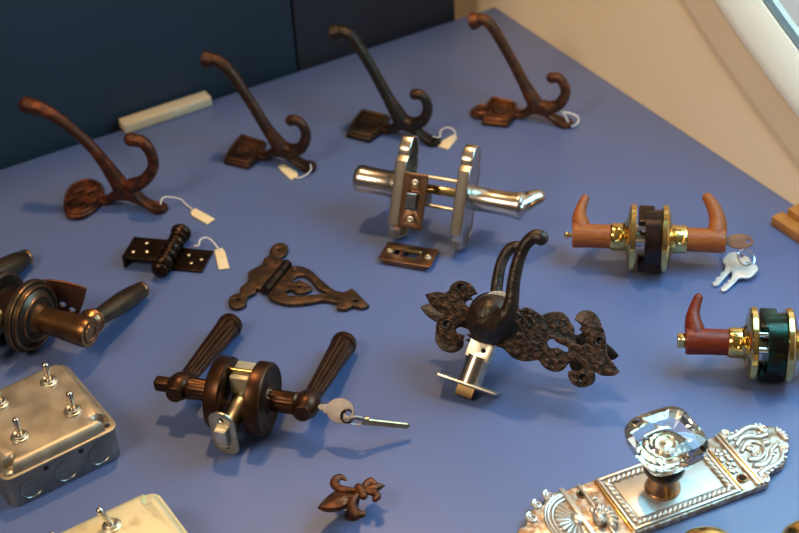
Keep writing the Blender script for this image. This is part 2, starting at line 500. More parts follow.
# ------------------------------------------------------------------ coat hooks
def hook(mat_, label, plate_px, tail_px, z_org, outline_px, arm_px, arm_r, small_px, small_r, holes_px, ears, relief):
    F = frame2(plate_px, tail_px, 0.004, 0.0)
    F = Frame((F.O.x, F.O.y, 0.0003), math.atan2(F.ax[0].y, F.ax[0].x))
    t = thing('coat_hook', label, 'coat hook', F)
    tail = F.hit(*tail_px, 2, .004)
    # head plate
    ol = smooth([tuple(F.hit(p[0], p[1], 2, .0055).xy) + tuple(p[2:]) for p in outline_px], 6)
    ol = [(q[0], q[1]) for q in ol]
    hl = [circle(F.hit(p[0], p[1], 2, .0055).xy, .0028, 16) for p in holes_px]
    m = MB().plate(ol, hl, 0, .0055, .0016)
    if relief == 'letters':
        c = F.hit(*plate_px, 2, .0055)
        for k, (u, v) in enumerate(((-.006, .008), (.007, .011), (-.009, -.009), (.004, -.012))):
            m.tube([(c.x + u - .004, c.y + v - .004, .0062), (c.x + u + .001, c.y + v + .004, .0064), (c.x + u + .005, c.y + v - .003, .0062)], .0020, 8)
        m.lathe([(0, .0058), (.0012, .0055), (.0016, .004), (.0004, .0032)], (c.x, c.y, .0052), (0, 0, 1), 20)
        m.tube([(p[0] * .86 + c.x * .14, p[1] * .86 + c.y * .14, .0060) for p in ol + ol[:2]], .0022, 8)
    else:
        c = F.hit(*plate_px, 2, .0055)
        m.tube([(p[0] * .84 + c.x * .16, p[1] * .84 + c.y * .16, .0062) for p in ol + ol[:2]], .0025, 8)
        if relief == 'rosette':
            for k in range(6):
                a = PI / 3 * k
                m.ball((c.x + .005 * math.cos(a), c.y + .005 * math.sin(a), .0064), .0030, (1, 1, .8), 10)
            m.ball((c.x, c.y, .0062), .003, (1, 1, .7), 10)
    m.build('head_plate', mat_, t)
    # bridge: neck on the table, arched saddle, tail
    a0 = F.hit(*arm_px[0], 1, 0)
    x0 = max(q[0] for q in ol) - .004
    tx = tail.x; ax_ = a0.x
    prof = [(x0 - .005, 0, 's'), (x0 + .010, 0, 's'), (x0 + .0135, .0035), ((x0 + tx) / 2 - .004, .0092), ((x0 + tx) / 2 + .006, .0085), (tx - .0125, .003), (tx - .009, 0, 's'), (tx + .001, 0, 's'),
            (tx + .001, .0062, 's'), (tx - .008, .0078), (tx - .016, .0125), (ax_ + .015, .0225), (ax_ + .001, .0235), (x0 + .0125, .0125), (x0 + .0085, .0078), (x0 - .005, .0068, 's')]
    MB().plate(smooth(prof, 4), [], -.0064, .0128, .0028, XZY, seg=3).build('bracket', mat_, t)
    m = MB().lathe([(0, .0084), (.0035, .0088), (.0050, .0080), (.0052, .0042), (.0042, .0030), (.0042, 0)], (tail.x, tail.y * .3, 0), (0, 0, 1), 24)
    m.build('screw_lug', mat_, t)
    # long arm
    pts = smooth([tuple(F.hit(p[0], p[1], 1, 0)) for p in arm_px], 6, False)
    m = MB().tube(pts, lerp_list([q * 1.0 for q in arm_r], len(pts)), 16)
    if relief != 'letters':      # flared knob end
        e = pts[-1]; e2 = pts[-5]
        dv = (e - e2).normalized()
        m.lathe([(-.006, .0050), (.000, .0072), (.0045, .0092), (.0075, .0094), (.0092, .0072), (.0098, 0)], e - dv * .003, dv, 24)
    m.build('long_arm', mat_, t)
    pts = smooth([tuple(F.hit(p[0], p[1], 1, 0)) for p in small_px], 6, False)
    MB().tube(pts, lerp_list([q * 1.02 for q in small_r], len(pts)), 16).build('curled_arm', mat_, t)
    return F, t, tail


H1 = hook(M_rust, 'rust brown coat hook with a round lettered plate, nearest to the left edge', (83, 197), (159, 207), 0,
          crop(10, 90, 4.1, [(218, 480), (225, 430), (255, 385), (310, 362), (360, 370), (385, 400), (380, 440), (345, 485), (295, 515), (240, 515)]),
          crop(10, 90, 4.1, [(455, 395), (400, 315), (340, 240), (262, 166), (190, 113), (130, 78), (70, 62)]), [.0092, .0068, .0056, .0054, .0062, .0078, .0086],
          crop(10, 90, 4.1, [(500, 392), (550, 370), (585, 320), (580, 265), (545, 215), (495, 203)]), [.0078, .0062, .0056, .0056, .0060, .0068],
          crop(10, 90, 4.1, [(290, 440)]), 0, 'letters')
H2 = hook(M_rust2, 'brown coat hook with square plate and flared knob, second from the left edge', (244, 151.5), (308, 165.5), 0,
          crop(190, 40, 3.68, [(190, 346, 's'), (282, 374, 's'), (262, 420), (215, 463, 's'), (123, 441, 's'), (150, 395)]),
          crop(190, 40, 3.68, [(335, 395), (290, 335), (240, 255), (190, 178), (140, 108), (100, 76), (72, 72)]), [.0088, .0062, .0056, .0056, .0060, .0062, .0070],
          crop(190, 40, 3.68, [(375, 408), (410, 395), (427, 355), (415, 315), (390, 295), (372, 296)]), [.0072, .0060, .0052, .0050, .0052, .0058],
          [], 0, 'rosette')
H3 = hook(M_iron, 'grey brown coat hook with smooth square plate, behind the satin nickel lock set', (367.5, 124.5), (433, 140), 0,
          crop(320, 15, 3.807, [(160, 358, 's'), (268, 384, 's'), (245, 430), (190, 473, 's'), (98, 451, 's'), (125, 405)]),
          crop(320, 15, 3.807, [(310, 400), (258, 312), (203, 212), (150, 125), (118, 80), (88, 64), (66, 66)]), [.0088, .0062, .0056, .0056, .0060, .0062, .0070],
          crop(320, 15, 3.807, [(350, 418), (392, 400), (410, 358), (400, 320), (380, 303), (362, 302)]), [.0072, .0060, .0052, .0050, .0052, .0058],
          [], 0, 'plain')
H4 = hook(M_rust4, 'orange rusted coat hook with an eared eight sided plate, at the far corner', (500, 110.5), (565, 122), 0,
          crop(460, 0, 3.807, [(38, 420), (60, 403), (90, 405), (120, 368, 's'), (216, 390, 's'), (218, 428), (182, 472, 's'), (82, 462, 's'), (84, 440), (52, 438)]),
          crop(460, 0, 3.807, [(290, 400), (245, 320), (203, 240), (160, 163), (125, 105), (92, 76), (62, 78)]), [.0088, .0062, .0056, .0056, .0060, .0062, .0070],
          crop(460, 0, 3.807, [(335, 412), (380, 395), (402, 352), (392, 315), (372, 296), (350, 296)]), [.0072, .0060, .0052, .0050, .0052, .0058],
          crop(460, 0, 3.807, [(66, 421)]), 0, 'rosette')

# ------------------------------------------------------------------ price tags
def price_tag(label, string_px, card_px, zs, zc=.0012, hole=None):
    """card_px: corners; string_px with heights zs"""
    t = thing('price_tag', label, 'price tag', None, 'string price tags')
    cp = [at(p[0], p[1], zc) for p in card_px]
    ctr = sum(cp, Vector()) / len(cp); t.location = (ctr.x, ctr.y, 0)
    off = Vector((ctr.x, ctr.y, 0))
    MB().plate([((p - off).x, (p - off).y) for p in cp], [], zc - .0004, .0006, .0001).build('card', M_card, t)
    sp = smooth([tuple(at(p[0], p[1], z) - off) for p, z in zip(string_px, zs)], 6, False)
    MB().tube(sp, .0007, 8).build('string', M_string, t)
    return t


price_tag('buff price tag on white string from the foot of the leftmost hook', crop(10, 90, 4.1, [(618, 468), (622, 448), (645, 438), (700, 448)]) + [(185, 203.5), (192, 209)], crop(110, 190, 5.33, [(430, 115), (455, 97), (560, 155), (520, 183), (435, 135)]), [.010, .013, .013, .006, .002, .0016])
price_tag('buff price tag on white string from the right leaf of the ball tipped hinge', crop(110, 215, 6.146, [(520, 190), (545, 185), (555, 152), (590, 138), (630, 160), (665, 205), (676, 222)]), crop(110, 215, 6.146, [(642, 215), (690, 203), (708, 228), (735, 328), (668, 335)]), [.006, .007, .008, .009, .007, .003, .0016])
price_tag('buff price tag in front of the square plate hook, beside the pale batten', crop(190, 40, 3.68, [(443, 458), (446, 475), (430, 495), (400, 508), (385, 503)]), crop(190, 40, 3.68, [(322, 466), (345, 457), (392, 484), (398, 500), (372, 515)]), [.008, .006, .003, .002, .0016])
price_tag('buff price tag on looped string just behind the nickel lock plates', crop(320, 15, 3.807, [(430, 462), (455, 465), (460, 440), (485, 428), (510, 438), (515, 460), (498, 476)]), crop(320, 15, 3.807, [(460, 482), (512, 454), (523, 468), (488, 512), (450, 500)]), [.008, .006, .006, .006, .005, .003, .0016])
t = thing('string_loop', 'white string loop tied on the foot of the far corner hook', 'string', None)
q = at(568, 122, 0); t.location = q
pts = [at(p[0], p[1], z) - q for p, z in zip(crop(460, 0, 3.807, [(385, 425), (420, 432), (448, 445), (450, 465), (430, 480), (415, 470), (400, 440), (385, 425)]), [.012, .011, .008, .003, .002, .004, .011, .012])]
MB().tube(smooth([tuple(p) for p in pts], 6, False), .0011, 8).build('cord', M_string, t)

# ------------------------------------------------------------------ ball tipped butt hinge
F = frame2((158.8, 272.8), (182.4, 231), 0.010)
F.M.translation.z = 0.0105; F.O.z = 0.0105
bl = .0335
t = thing('butt_hinge', 'dark bronze butt hinge with beaded ball tipped barrel', 'hinge', F)
prof = [(-bl - .002, 0.0), (-bl - .001, .0045)]
def bead(a0, a1, r0, r1):
    return [(a0 + (a1 - a0) * k / 6, r0 + (r1 - r0) * math.sin(PI * k / 6)) for k in range(7)]
prof += bead(-bl, -bl + .005, .0055, .0072) + bead(-bl + .005, -bl + .009, .0056, .0078) + bead(-bl + .009, -bl + .0115, .0056, .0070)
segs = 4
for k in range(segs):
    a0 = -bl + .0115 + k * (2 * bl - .026) / segs; a1 = a0 + (2 * bl - .026) / segs
    prof += [(a0, .0042)] + bead(a0 + .0006, a1 - .0002, .0046, .0070)
prof += bead(bl - .0145, bl - .011, .0055, .0072) + [(bl - .0105, .005)] + [(bl - .0105 + .0135 * (1 - math.cos(PI * k / 10)) / 2, max(.0086 * math.sin(PI * k / 10), .0048 if k < 5 else 0)) for k in range(1, 11)]
MB().lathe([(a, q * 1.2) for a, q in prof], (0, 0, 0), (1, 0, 0), 28).build('barrel', M_hinge, t)
# left leaf (raised, with a turned down flange)
g = [F.hit(*p, 2, .0015) for p in crop(110, 215, 6.146, [(145, 156), (85, 240), (262, 302), (318, 205)])]
gy = sum((g[0].y, g[1].y)) / 2; x0 = min(g[1].x, g[2].x); x1 = max(g[0].x, g[3].x)
x0, x1 = -.0195, .0135
hs = [circle((x, y), .0018, 14) for x, y in ((-.010, gy * .82), (.005, gy * .62), (-.008, gy * .5))]
lf = MB().plate([(x0, .003), (x1, .003), (x1, gy), (x0, gy)], hs, .0005, .0026, .0005)
lf.box(((x0 + x1) / 2, gy - .0008, -.0037), (x1 - x0, .0026, .0130), bev=.0004)
lf.build('leaf', M_hinge, t)
g = [F.hit(*p, 2, -.007) for p in crop(110, 215, 6.146, [(490, 150), (642, 200), (592, 292), (425, 222)])]
gy2 = (g[1].y + g[2].y) / 2
hs = [circle((x, y), .0018, 14) for x, y in ((.006, gy2 * .42), (-.006, gy2 * .6), (.001, gy2 * .82))]
lr = MB().plate([(-.0165, -.002), (.0165, -.002), (.0165, gy2), (-.0165, gy2)], hs, -.0098, .0026, .0005)
lr.build('leaf', M_hinge, t)
for x, y in ((-.010, gy * .82), (.005, gy * .62), (-.008, gy * .5)):
    MB().lathe([(0, .0021), (.0006, .0019), (.0011, .0010), (.0012, 0)], (x, y, .0027), (0, 0, 1), 14).build('screw', M_steel, t, 'bright screw head')
for x, y in ((-.006, gy2 * .6), (.001, gy2 * .82), (.006, gy2 * .42)):
    MB().lathe([(0, .0021), (.0006, .0019), (.0011, .0010), (.0012, 0)], (x, y, -.0077), (0, 0, 1), 14).build('screw', M_steel, t, 'bright screw head')

# ------------------------------------------------------------------ strap hinge
S = lambda pts: crop(220, 220, 4.844, pts)
F = frame2(S([(250, 320)])[0][:2], S([(700, 400)])[0][:2], .003, .3); F = Frame((F.O.x, F.O.y, .0003), math.atan2(F.ax[0].y, F.ax[0].x))
t = thing('strap_hinge', 'antique copper strap hinge with pierced heart shaped spear strap', 'hinge', F)
def loc2(pts, z): return [tuple(F.hit(p[0], p[1], 2, z).xy) + tuple(p[2:]) for p in pts]
leaf = smooth(loc2(S([(240, 150), (255, 122), (290, 108), (322, 118), (328, 148), (305, 175), (285, 185), (322, 196, 's'), (312, 225), (205, 345, 's'), (178, 330), (170, 352), (132, 372), (125, 408), (82, 426), (46, 412), (42, 382), (62, 360), (95, 352), (98, 325), (135, 292), (138, 248), (200, 215), (212, 185), (236, 172)]), .004), 4)
hl = [circle(F.hit(*p, 2, .004).xy, .0018, 12) for p in S([(285, 142), (85, 385)])]
MB().plate(leaf, hl, 0, .0042, .0011).build('leaf', M_strap, t)
strap = smooth(loc2(S([(232, 365), (262, 320), (322, 248), (348, 224), (400, 224), (445, 245), (495, 292), (550, 335), (600, 348, 's'), (640, 328, 's'), (722, 410, 's'), (690, 424), (645, 415), (610, 430), (566, 426, 's'), (562, 398, 's'), (500, 388), (420, 402), (335, 406), (265, 390)]), .004), 5)
hole = smooth(loc2(S([(368, 272), (405, 266), (440, 290), (475, 330), (518, 352), (440, 360), (380, 366), (328, 360), (322, 342), (345, 336), (370, 350), (410, 350), (444, 334), (440, 320), (410, 300), (384, 288), (364, 298), (356, 296)]), .004), 4)
hl = [circle(F.hit(*p, 2, .004).xy, .0018, 12) for p in S([(385, 320), (655, 390)])]
m = MB().plate(strap, [hole] + hl, 0, .0042, .0012)
m.build('strap', M_strap, t)
for p in S([(230, 205), (155, 298)]):
    q = F.hit(*p[:2], 2, .004); MB().ball((q.x, q.y, .0042), .0024, (1, 1, .55), 12).build('rivet', M_strap, t)
for p in S([(360, 238), (272, 352)]):
    q = F.hit(*p[:2], 2, .004); MB().ball((q.x, q.y, .0042), .0024, (1, 1, .55), 12).build('rivet', M_strap, t)
a, b = F.hit(*S([(208, 338)])[0], 2, .006), F.hit(*S([(318, 205)])[0], 2, .006)
kx = (b - a); a = Vector((a.x, a.y, .0052)); b = Vector((b.x, b.y, .0052))
nrm = Vector((kx.y, -kx.x, 0)).normalized() * .002
m = MB()
for k in range(3):
    m.tube([a + nrm + (b - a) * (k / 3 + .006), a + nrm + (b - a) * ((k + 1) / 3 - .006)], .0049, 18, round_ends=False)
m.build('knuckle', M_hinge, t)

# ------------------------------------------------------------------ satin nickel lock set
NZ = .0490
N = frame2((358, 178), (520, 206), NZ)
N = Frame((N.O.x, N.O.y, NZ), math.atan2(N.ax[0].y, N.ax[0].x), R(-29), .80)
t = thing('lock_set', 'satin nickel lever lock set with two stepped arch plates', 'lock set', N)
nx = lambda px, py: N.hit(px, py, 2, 0).x
def arch_plate(x, sgn, name, th=.0145):
    hw, hh = .0225, .062
    ol = [(-hw * .62, -hh, 's'), (hw * .62, -hh, 's'), (hw * .72, -hh + .012, 's'), (hw, -hh + .018, 's'), (hw, hh - .030, 's'), (hw * .74, hh - .024, 's'), (hw * .72, hh - .014), (hw * .40, hh - .002), (0, hh), (-hw * .40, hh - .002), (-hw * .72, hh - .014), (-hw * .74, hh - .024, 's'), (-hw, hh - .030, 's'), (-hw, -hh + .018, 's'), (-hw * .72, -hh + .012, 's')]
    pts = smooth([(a * 1.0, b, *c) for a, b, *c in ol], 4)
    m = MB()
    M = Matrix.Translation((x, 0, 0)) @ YZX
    # shell: rim wall plus outer face, hollow towards the middle
    inner = [(p[0] * .86, p[1] * .95) for p in pts]
    w_face = th - .003 if sgn > 0 else 0
    m.plate(pts, [inner], 0, th, .0012, M)
    m.plate([(p[0] * .93, p[1] * .97) for p in pts], [], w_face if sgn > 0 else .0005, .0025, .0005, M)
    return m.build(name, M_nickel, t)
xl0 = nx(398, 186); xr0 = nx(455, 197)
arch_plate(xl0 - .003, -1, 'rose_plate')
arch_plate(xr0, 1, 'rose_plate')
# left handle
xa = nx(356, 178)
x_ = xl0 - .003
MB().lathe([(0, .0), (0, .0140), (.0015, .0158), (.004, .0168), (.009, .0169), (.014, .0160), (x_ - xa - .012, .0158), (x_ - xa - .008, .0168), (x_ - xa - .002, .0180), (x_ - xa + .001, .0180)], (xa, 0, 0), (1, 0, 0), 36).build('handle', M_nickel, t)
m = MB()
m.tube(smooth([(xa + .012, .004, .004), (xa + .016, .018, .006), (xa + .022, .034, .004), (xa + .032, .045, 0)], 5, False), [.008] * 6 + [.0065] * 10, 14, flat=.7)
m.build('lever', M_nickel, t)
# right handle
xb = nx(468, 199) ; xe_ = nx(519, 208)
MB().lathe([(-.006, .017), (-.001, .0170), (.000, .0140), (.002, .0136), (.004, .0146), (.030, .0142), (xe_ - xb - .016, .0146), (xe_ - xb - .006, .0164), (xe_ - xb - .002, .0166), (xe_ - xb, .0156), (xe_ - xb + .001, .013), (xe_ - xb + .001, 0)], (xb, 0, 0), (1, 0, 0), 36).build('handle', M_nickel, t)
e = [N.hit(*p, 1, v) for p, v in (((519, 206), -.002), ((525, 203), .004), ((531, 199.5), .010), ((537, 197.5), .014))]
m = MB().tube(smooth([tuple(p) for p in e], 5, False), lerp_list([.0110, .0120, .0118, .0102], 16), 16, flat=.9)
m.ball(e[0] + Vector((.002, -.006, -.002)), .0078, (1, 1, 1), 14)
m.build('lever', M_nickel, t)
# spindle between plates
x1_ = xl0 + .009; x2_ = xr0
m = MB().box(((x1_ + x2_) / 2, 0, .002), (x2_ - x1_ + .006, .0105, .0105), bev=.0008)
m.build('spindle', M_brass, t, 'square brass spindle')
for v in (.016, -.018):
    MB().tube([(x1_ - .004, 0, v), (x2_ + .004, 0, v)], .0022, 10).build('fixing_post', M_steel, t)
MB().lathe([(0, .015), (.006, .015), (.008, .010), (.016, .009)], (x1_ + .006, 0, .002), (1, 0, 0), 24).build('boss', M_copper, t, 'brown collar round the spindle')
# latch with its face plate turned to the viewer
lyf = -.0215
a = N.hit(413.5, 201, 1, lyf - .012)
m = MB().box((a.x, lyf / 2 + .004, a.z), (.018, .040, .020), bev=.006)
m.build('latch_case', M_copper, t)
face = MB().plate(rrect(.0300, .066, .0018), [circle((0, .022), .0036, 14), circle((0, -.022), .0036, 14), rrect(.0125, .022, .002)], 0, .0025, .0004, Matrix.Translation((a.x, lyf - .012, a.z)) @ XZY)
fp = face.build('latch_plate', M_copper, t, 'brown latch face plate with two screws')
for s_ in (1, -1):
    MB().lathe([(0, .0044), (.0012, .0040), (.0016, .0024), (.0010, .0008)], (a.x, lyf - .0145, a.z + s_ * .022), (0, -1, 0), 16).build('screw', M_steel, fp)
b_ = MB().plate([(-.0058, 0), (.0058, 0), (.0052, .007), (-.0046, .013)], [], -.0100, .020, .001, Matrix.Translation((a.x, lyf - .013, a.z)) @ Matrix(((1, 0, 0, 0), (0, -1, 0, 0), (0, 0, 1, 0), (0, 0, 0, 1))))
b_.build('latch_bolt', M_nickel, t, 'bright bevelled latch bolt')

# ------------------------------------------------------------------ strike plate in front of it
F = frame2((379, 256), (432, 265), .004); F = Frame((F.O.x, F.O.y, 0), math.atan2(F.ax[0].y, F.ax[0].x))
g = [F.hit(*p, 2, .0065).xy for p in crop(345, 130, 3.55, [(148, 398), (338, 420), (302, 484), (118, 458)])]
gc = sum(g, Vector((0, 0))) / 4
wd = ((g[1] - g[0]).length + (g[2] - g[3]).length) / 2; hg = abs((g[0].y + g[1].y) / 2 - (g[2].y + g[3].y) / 2)
t = thing('strike_plate', 'flat brown strike plate with two screws below the nickel lock set', 'strike plate', F)
m = MB().plate(rrect(wd, hg, .0015, gc), [rrect(.015, .009, .001, (gc.x + .002, gc.y)), rrect(.006, .008, .0015, (gc.x - .0115, gc.y))], .0045, .0018, .0004)
for s_ in (1, -1):
    m.box((gc.x, gc.y + s_ * (hg / 2 - .0008), .0026), (wd * .8, .0014, .0048), bev=.0003)
sp_ = m.build('plate', M_copper, t)
m = MB().tube([(gc.x - .005, gc.y + .004, .0068), (gc.x + .010, gc.y + .004, .0068)], .0016, 8)
m.build('lip', M_gold, t, 'bright lip of the latch opening')
for s_ in (1, -1):
    MB().lathe([(0, .0034), (.0008, .0032), (.0016, .0018), (.0012, 0.0005)], (gc.x + s_ * (wd / 2 - .0068), gc.y, .0063), (0, 0, 1), 16).build('screw', M_steel, t, 'bright screw head')

# ------------------------------------------------------------------ aged bronze lever set at the left edge
ZB = .0352
F = frame2((31, 319), (91, 336), .0302, 0)
F = Frame((F.O.x, F.O.y, .0338), math.atan2(F.ax[0].y, F.ax[0].x), 0, .905)
t = thing('lever_set', 'aged bronze door lever set with barrel shaped levers, cut by the left edge', 'lever set', F)
def rose_prof(r, th):
    return [(-th, r * .30), (-th, r * .93), (-th * .8, r), (-th * .45, r), (-th * .30, r * .96), (-th * .28, r * .90), (0, r * .86), (.0012, r * .84), (.0012, r * .80), (-.0003, r * .78), (.003, r * .66), (.0045, r * .62), (.0045, r * .56), (.0035, r * .52), (.005, r * .40), (.005, 0)]
xr_ = .007
MB().lathe([(a, r) for a, r in rose_prof(.0371, .012)], (xr_, 0, 0), (1, 0, 0), 56).build('rose', M_aged_dark, t)
m = MB()
for rr_, aa in ((.0322, .0006), (.0229, .0040), (.0357, -.0048)):
    m.tube([(xr_ + aa, rr_ * math.cos(2 * PI * k / 56), rr_ * math.sin(2 * PI * k / 56)) for k in range(57)], .0009, 8, round_ends=False)
m.build('rose_rim', M_orb_edge, t, 'bright worn rings of the rose')
MB().lathe([(0, .0165), (.003, .0150), (.006, .0128), (.026, .0138), (.044, .0150), (.054, .0156), (.058, .0154), (.060, .0148)], (xr_ + .004, 0, 0), (1, 0, 0), 40).build('neck', M_aged, t)
xf = xr_ + .064
MB().lathe([(0, .0150), (.0015, .0145), (.0018, .0118), (.0003, .0108), (.0003, .0100), (.0028, .0092), (.0030, .0070), (.0018, .0062), (.0018, 0)], (xf - .001, 0, 0), (1, 0, 0), 36).build('end_cap', M_orb_edge, t, 'bright ringed end cap')
xlv = xf - .013
tip = F.hit(140.5, 290.5, 2, .0105 - .0373)
dirv = (tip - Vector((xlv, 0, 0))); Lf = dirv.length + .004
MB().lathe([(.008, .010), (.014, .0105), (.017, .0130), (.0195, .0135), (.021, .0110), (.0225, .0105), (.0235, .0122), (.0255, .0122), (.027, .0100)], (xlv, 0, 0), dirv, 32).build('collar', M_orb_edge, t, 'bright turned collar')
pl_ = [(.026, .0082), (.031, .0085), (Lf * .5, .0100), (Lf * .66, .0110), (Lf * .82, .0105), (Lf - .006, .0090), (Lf - .004, .0084)]
MB().lathe(pl_, (xlv, 0, 0), dirv, 32).build('lever', M_aged_dark, t)
MB().lathe([(Lf - .0045, .0084), (Lf - .003, .0090), (Lf - .0005, .0086), (Lf + .0015, .0060), (Lf + .002, 0)], (xlv, 0, 0), dirv, 28).build('lever_tip', M_orb_edge, t, 'bright worn tip of the front lever')
# rear rose, neck and lever (mirrored along the axis)
xq = xr_ - .050
MB().lathe([(-a, r) for a, r in rose_prof(.0371, .012)], (xq, 0, 0), (1, 0, 0), 56).build('rose', M_aged_dark, t)
MB().lathe([(0, .0165), (-.003, .0150), (-.006, .0128), (-.042, .0152), (-.056, .0158), (-.058, 0)], (xq - .004, 0, 0), (1, 0, 0), 36).build('neck', M_aged, t)
xl2 = xq - .049
tip2 = F.hit(25, 258, 2, .0105 - .0373)
dv2 = tip2 - Vector((xl2, 0, 0)); L2 = dv2.length + .004
MB().lathe([(.008, .010), (.017, .0130), (.021, .0110), (.0235, .0122), (.027, .0090)] , (xl2, 0, 0), dv2, 32).build('collar', M_orb_edge, t, 'bright turned collar')
MB().lathe([(.026, .0082), (.031, .0085), (L2 * .5, .0108), (L2 * .66, .0120), (L2 * .82, .0114), (L2 - .006, .0090), (L2 - .004, .0084)], (xl2, 0, 0), dv2, 32).build('lever', M_aged_dark, t)
MB().lathe([(L2 - .0045, .0084), (L2 - .003, .0090), (L2 - .0005, .0086), (L2 + .0015, .0060), (L2 + .002, 0)], (xl2, 0, 0), dv2, 28).build('lever_tip', M_orb_edge, t, 'bright worn tip of the rear lever')
# works between the roses
m = MB().lathe([(0, .024), (.020, .024), (.022, .018), (.024, .0)], (xr_ - .036, 0, 0), (1, 0, 0), 30)
m.build('latch_housing', M_plastic, t)
m = MB().box((xr_ - .030, -.030, .004), (.016, .055, .024), bev=.004)
m.build('latch_case', M_ivory, t)
for v in (.017, -.017):
    MB().tube([(xr_ - .045, .004, v), (xr_ - .008, .004, v)], .0028, 10).build('fixing_post', M_steel, t)
# brown strike plate leaning behind it
F = frame2((37, 317), (80, 319), 0); F = Frame((F.O.x, F.O.y, 0), math.atan2(F.ax[0].y, F.ax[0].x))
t = thing('strike_plate', 'red brown strike plate with curved top behind the aged bronze rose', 'strike plate', F)
K = lambda pts: crop(0, 245, 4.44, pts)
ol = smooth([tuple(F.hit(p[0], p[1], 1, 0).xz) + tuple(p[2:]) for p in K([(160, 185, 's'), (190, 155), (260, 157), (330, 172), (386, 192, 's'), (372, 250), (345, 325, 's'), (250, 330), (165, 320, 's')])], 5)
zmin = min(p[1] for p in ol)
ol = [(p[0], max(p[1], .0004)) for p in ol]
hs = [circle(F.hit(*p, 1, 0).xz, .0030, 16) for p in K([(280, 262), (322, 286)])]
MB().plate(ol, hs, -.001, .002, .0005, XZY).build('plate', M_redplate, t)
MB().plate([(min(p[0] for p in ol), -.0), (max(p[0] for p in ol) - .020, -.0), (max(p[0] for p in ol) - .020, .006), (min(p[0] for p in ol), .006)], [], .0004, .002, .0004).build('foot', M_redplate, t)

# ------------------------------------------------------------------ fluted bronze lever set
ZF = .0350
F = frame2((180, 386.6), (307, 405.4), .0312)
F = Frame((F.O.x, F.O.y, .0313), math.atan2(F.ax[0].y, F.ax[0].x), 0, .896)
t = thing('lever_set', 'oil rubbed bronze door lever set with fluted levers and round roses', 'lever set', F)
flt = lambda th, a: 1 - .15 * (.5 + .5 * math.cos(11 * th)) ** 3
RR = .0346
kx_ = .0620
for s_ in (-1, 1):
    MB().lathe([(.0125 * s_, RR * .80), (.0125 * s_, RR * .96), (.0135 * s_, RR), (.0245 * s_, RR), (.0265 * s_, RR * .955), (.0270 * s_, RR * .90), (.0260 * s_, RR * .86), (.0260 * s_, RR * .40), (.0275 * s_, RR * .36), (.0275 * s_, 0)], (0, 0, 0), (1, 0, 0), 56).build('rose', M_orb, t)
    MB().lathe([(.027 * s_, .0122), (.029 * s_, .0118), (.0295 * s_, .0104), (.0495 * s_, .0104), (.052 * s_, .0112), (.054 * s_, .0100)], (0, 0, 0), (1, 0, 0), 72, mod=lambda th, a: flt(th, a) if .028 < abs(a) < .047 else 1).build('neck', M_orb, t)
for s_, px in ((-1, (229.5, 326)), (1, (343.5, 344.5))):
    tip = F.hit(*px, 2, .0125 - ZF)
    base = Vector((kx_ * s_, 0, 0))
    dv = tip - base; L = dv.length
    MB().lathe([(-.0165, .0), (-.0163, .0072), (-.0155, .0080), (-.0140, .0080), (-.0135, .0068), (-.0115, .0078), (-.009, .0102), (-.004, .0122), (.002, .0128), (.008, .0118), (.012, .0094), (.015, .0086)], base, dv, 32).build('knuckle', M_orb, t)
    prof = [(.012, .0078), (.016, .0078)] + [(.016 + (L - .022) * k / 12, .0080 + .0040 * k / 12) for k in range(1, 13)]
    prof += [(L - .0045, .0112), (L - .0040, .0126), (L + .001, .0130), (L + .0045, .0122), (L + .0065, .0095), (L + .0075, .004), (L + .0076, 0)]
    MB().lathe(prof, base, dv, 110, mod=lambda th, a, L=L: flt(th, a) if .0165 < a < L - .007 else 1).build('lever', M_orb, t)
MB().plate([(-.0055, 0), (.0055, 0), (.0055, .013), (.004, .015), (-.004, .015), (-.0055, .013)], [], -.0055, .011, .0012, Matrix.Translation((-kx_ - .010, 0, 0)) @ Matrix(((0, -1, 0, 0), (1, 0, 0, 0), (0, 0, 1, 0), (0, 0, 0, 1)))).build('turn_button', M_orb, t)
# works and latch
MB().box((-.001, .010, .008), (.019, .026, .030), bev=.002).build('latch_housing', M_ivory, t, 'ivory housing between the roses')
for v, y in ((.026, .006), (-.010, .018), (.0, -.012)):
    MB().tube([(-.016, y, v), (.016, y, v)], .0020, 10).build('fixing_post', M_gold, t, 'brassy fixing rod')
fe = F.hit(*crop(150, 310, 3.33, [(247, 410)])[0], 2, -.0065)
s0 = Vector((.001, .0, fe.z + .003)); dv = (fe - s0).normalized(); Lc = (fe - s0).length
MB().lathe([(0, .0105), (Lc * .4, .0105), (Lc * .45, .0090), (Lc - .002, .0085)], s0, dv, 24, mod=lambda th, a: 1).build('latch_tube', M_zinc, t)
zax = Vector((0, 0, 1)); zax = (zax - dv * zax.dot(dv)).normalized(); xax = zax.cross(dv).normalized()
MF = Matrix(((xax.x, zax.x, dv.x, fe.x), (xax.y, zax.y, dv.y, fe.y), (xax.z, zax.z, dv.z, fe.z), (0, 0, 0, 1)))
if xax.cross(zax).dot(dv) < 0:
    MF = MF @ Matrix.Scale(-1, 4, (1, 0, 0))
fp = MB().plate(rrect(.0255, .054, .0120, n=8), [circle((0, .0175), .0030, 14), circle((0, -.0175), .0030, 14)], -.001, .0024, .0005, MF).build('latch_plate', M_zinc, t)
bt = MB().plate([(-.0055, -.006), (.0055, -.006), (.0055, .009), (-.0055, .009)], [], .001, .007, .001, MF)
bt.build('latch_bolt', M_steel, fp, 'bright latch bolt')
m = MB().plate([(-.0048, -.0125), (.0048, -.0125), (.0048, -.0085), (-.0048, -.0085)], [], .001, .005, .0006, MF)
m.build('guard_bolt', M_ivory, fp)
FLU = F

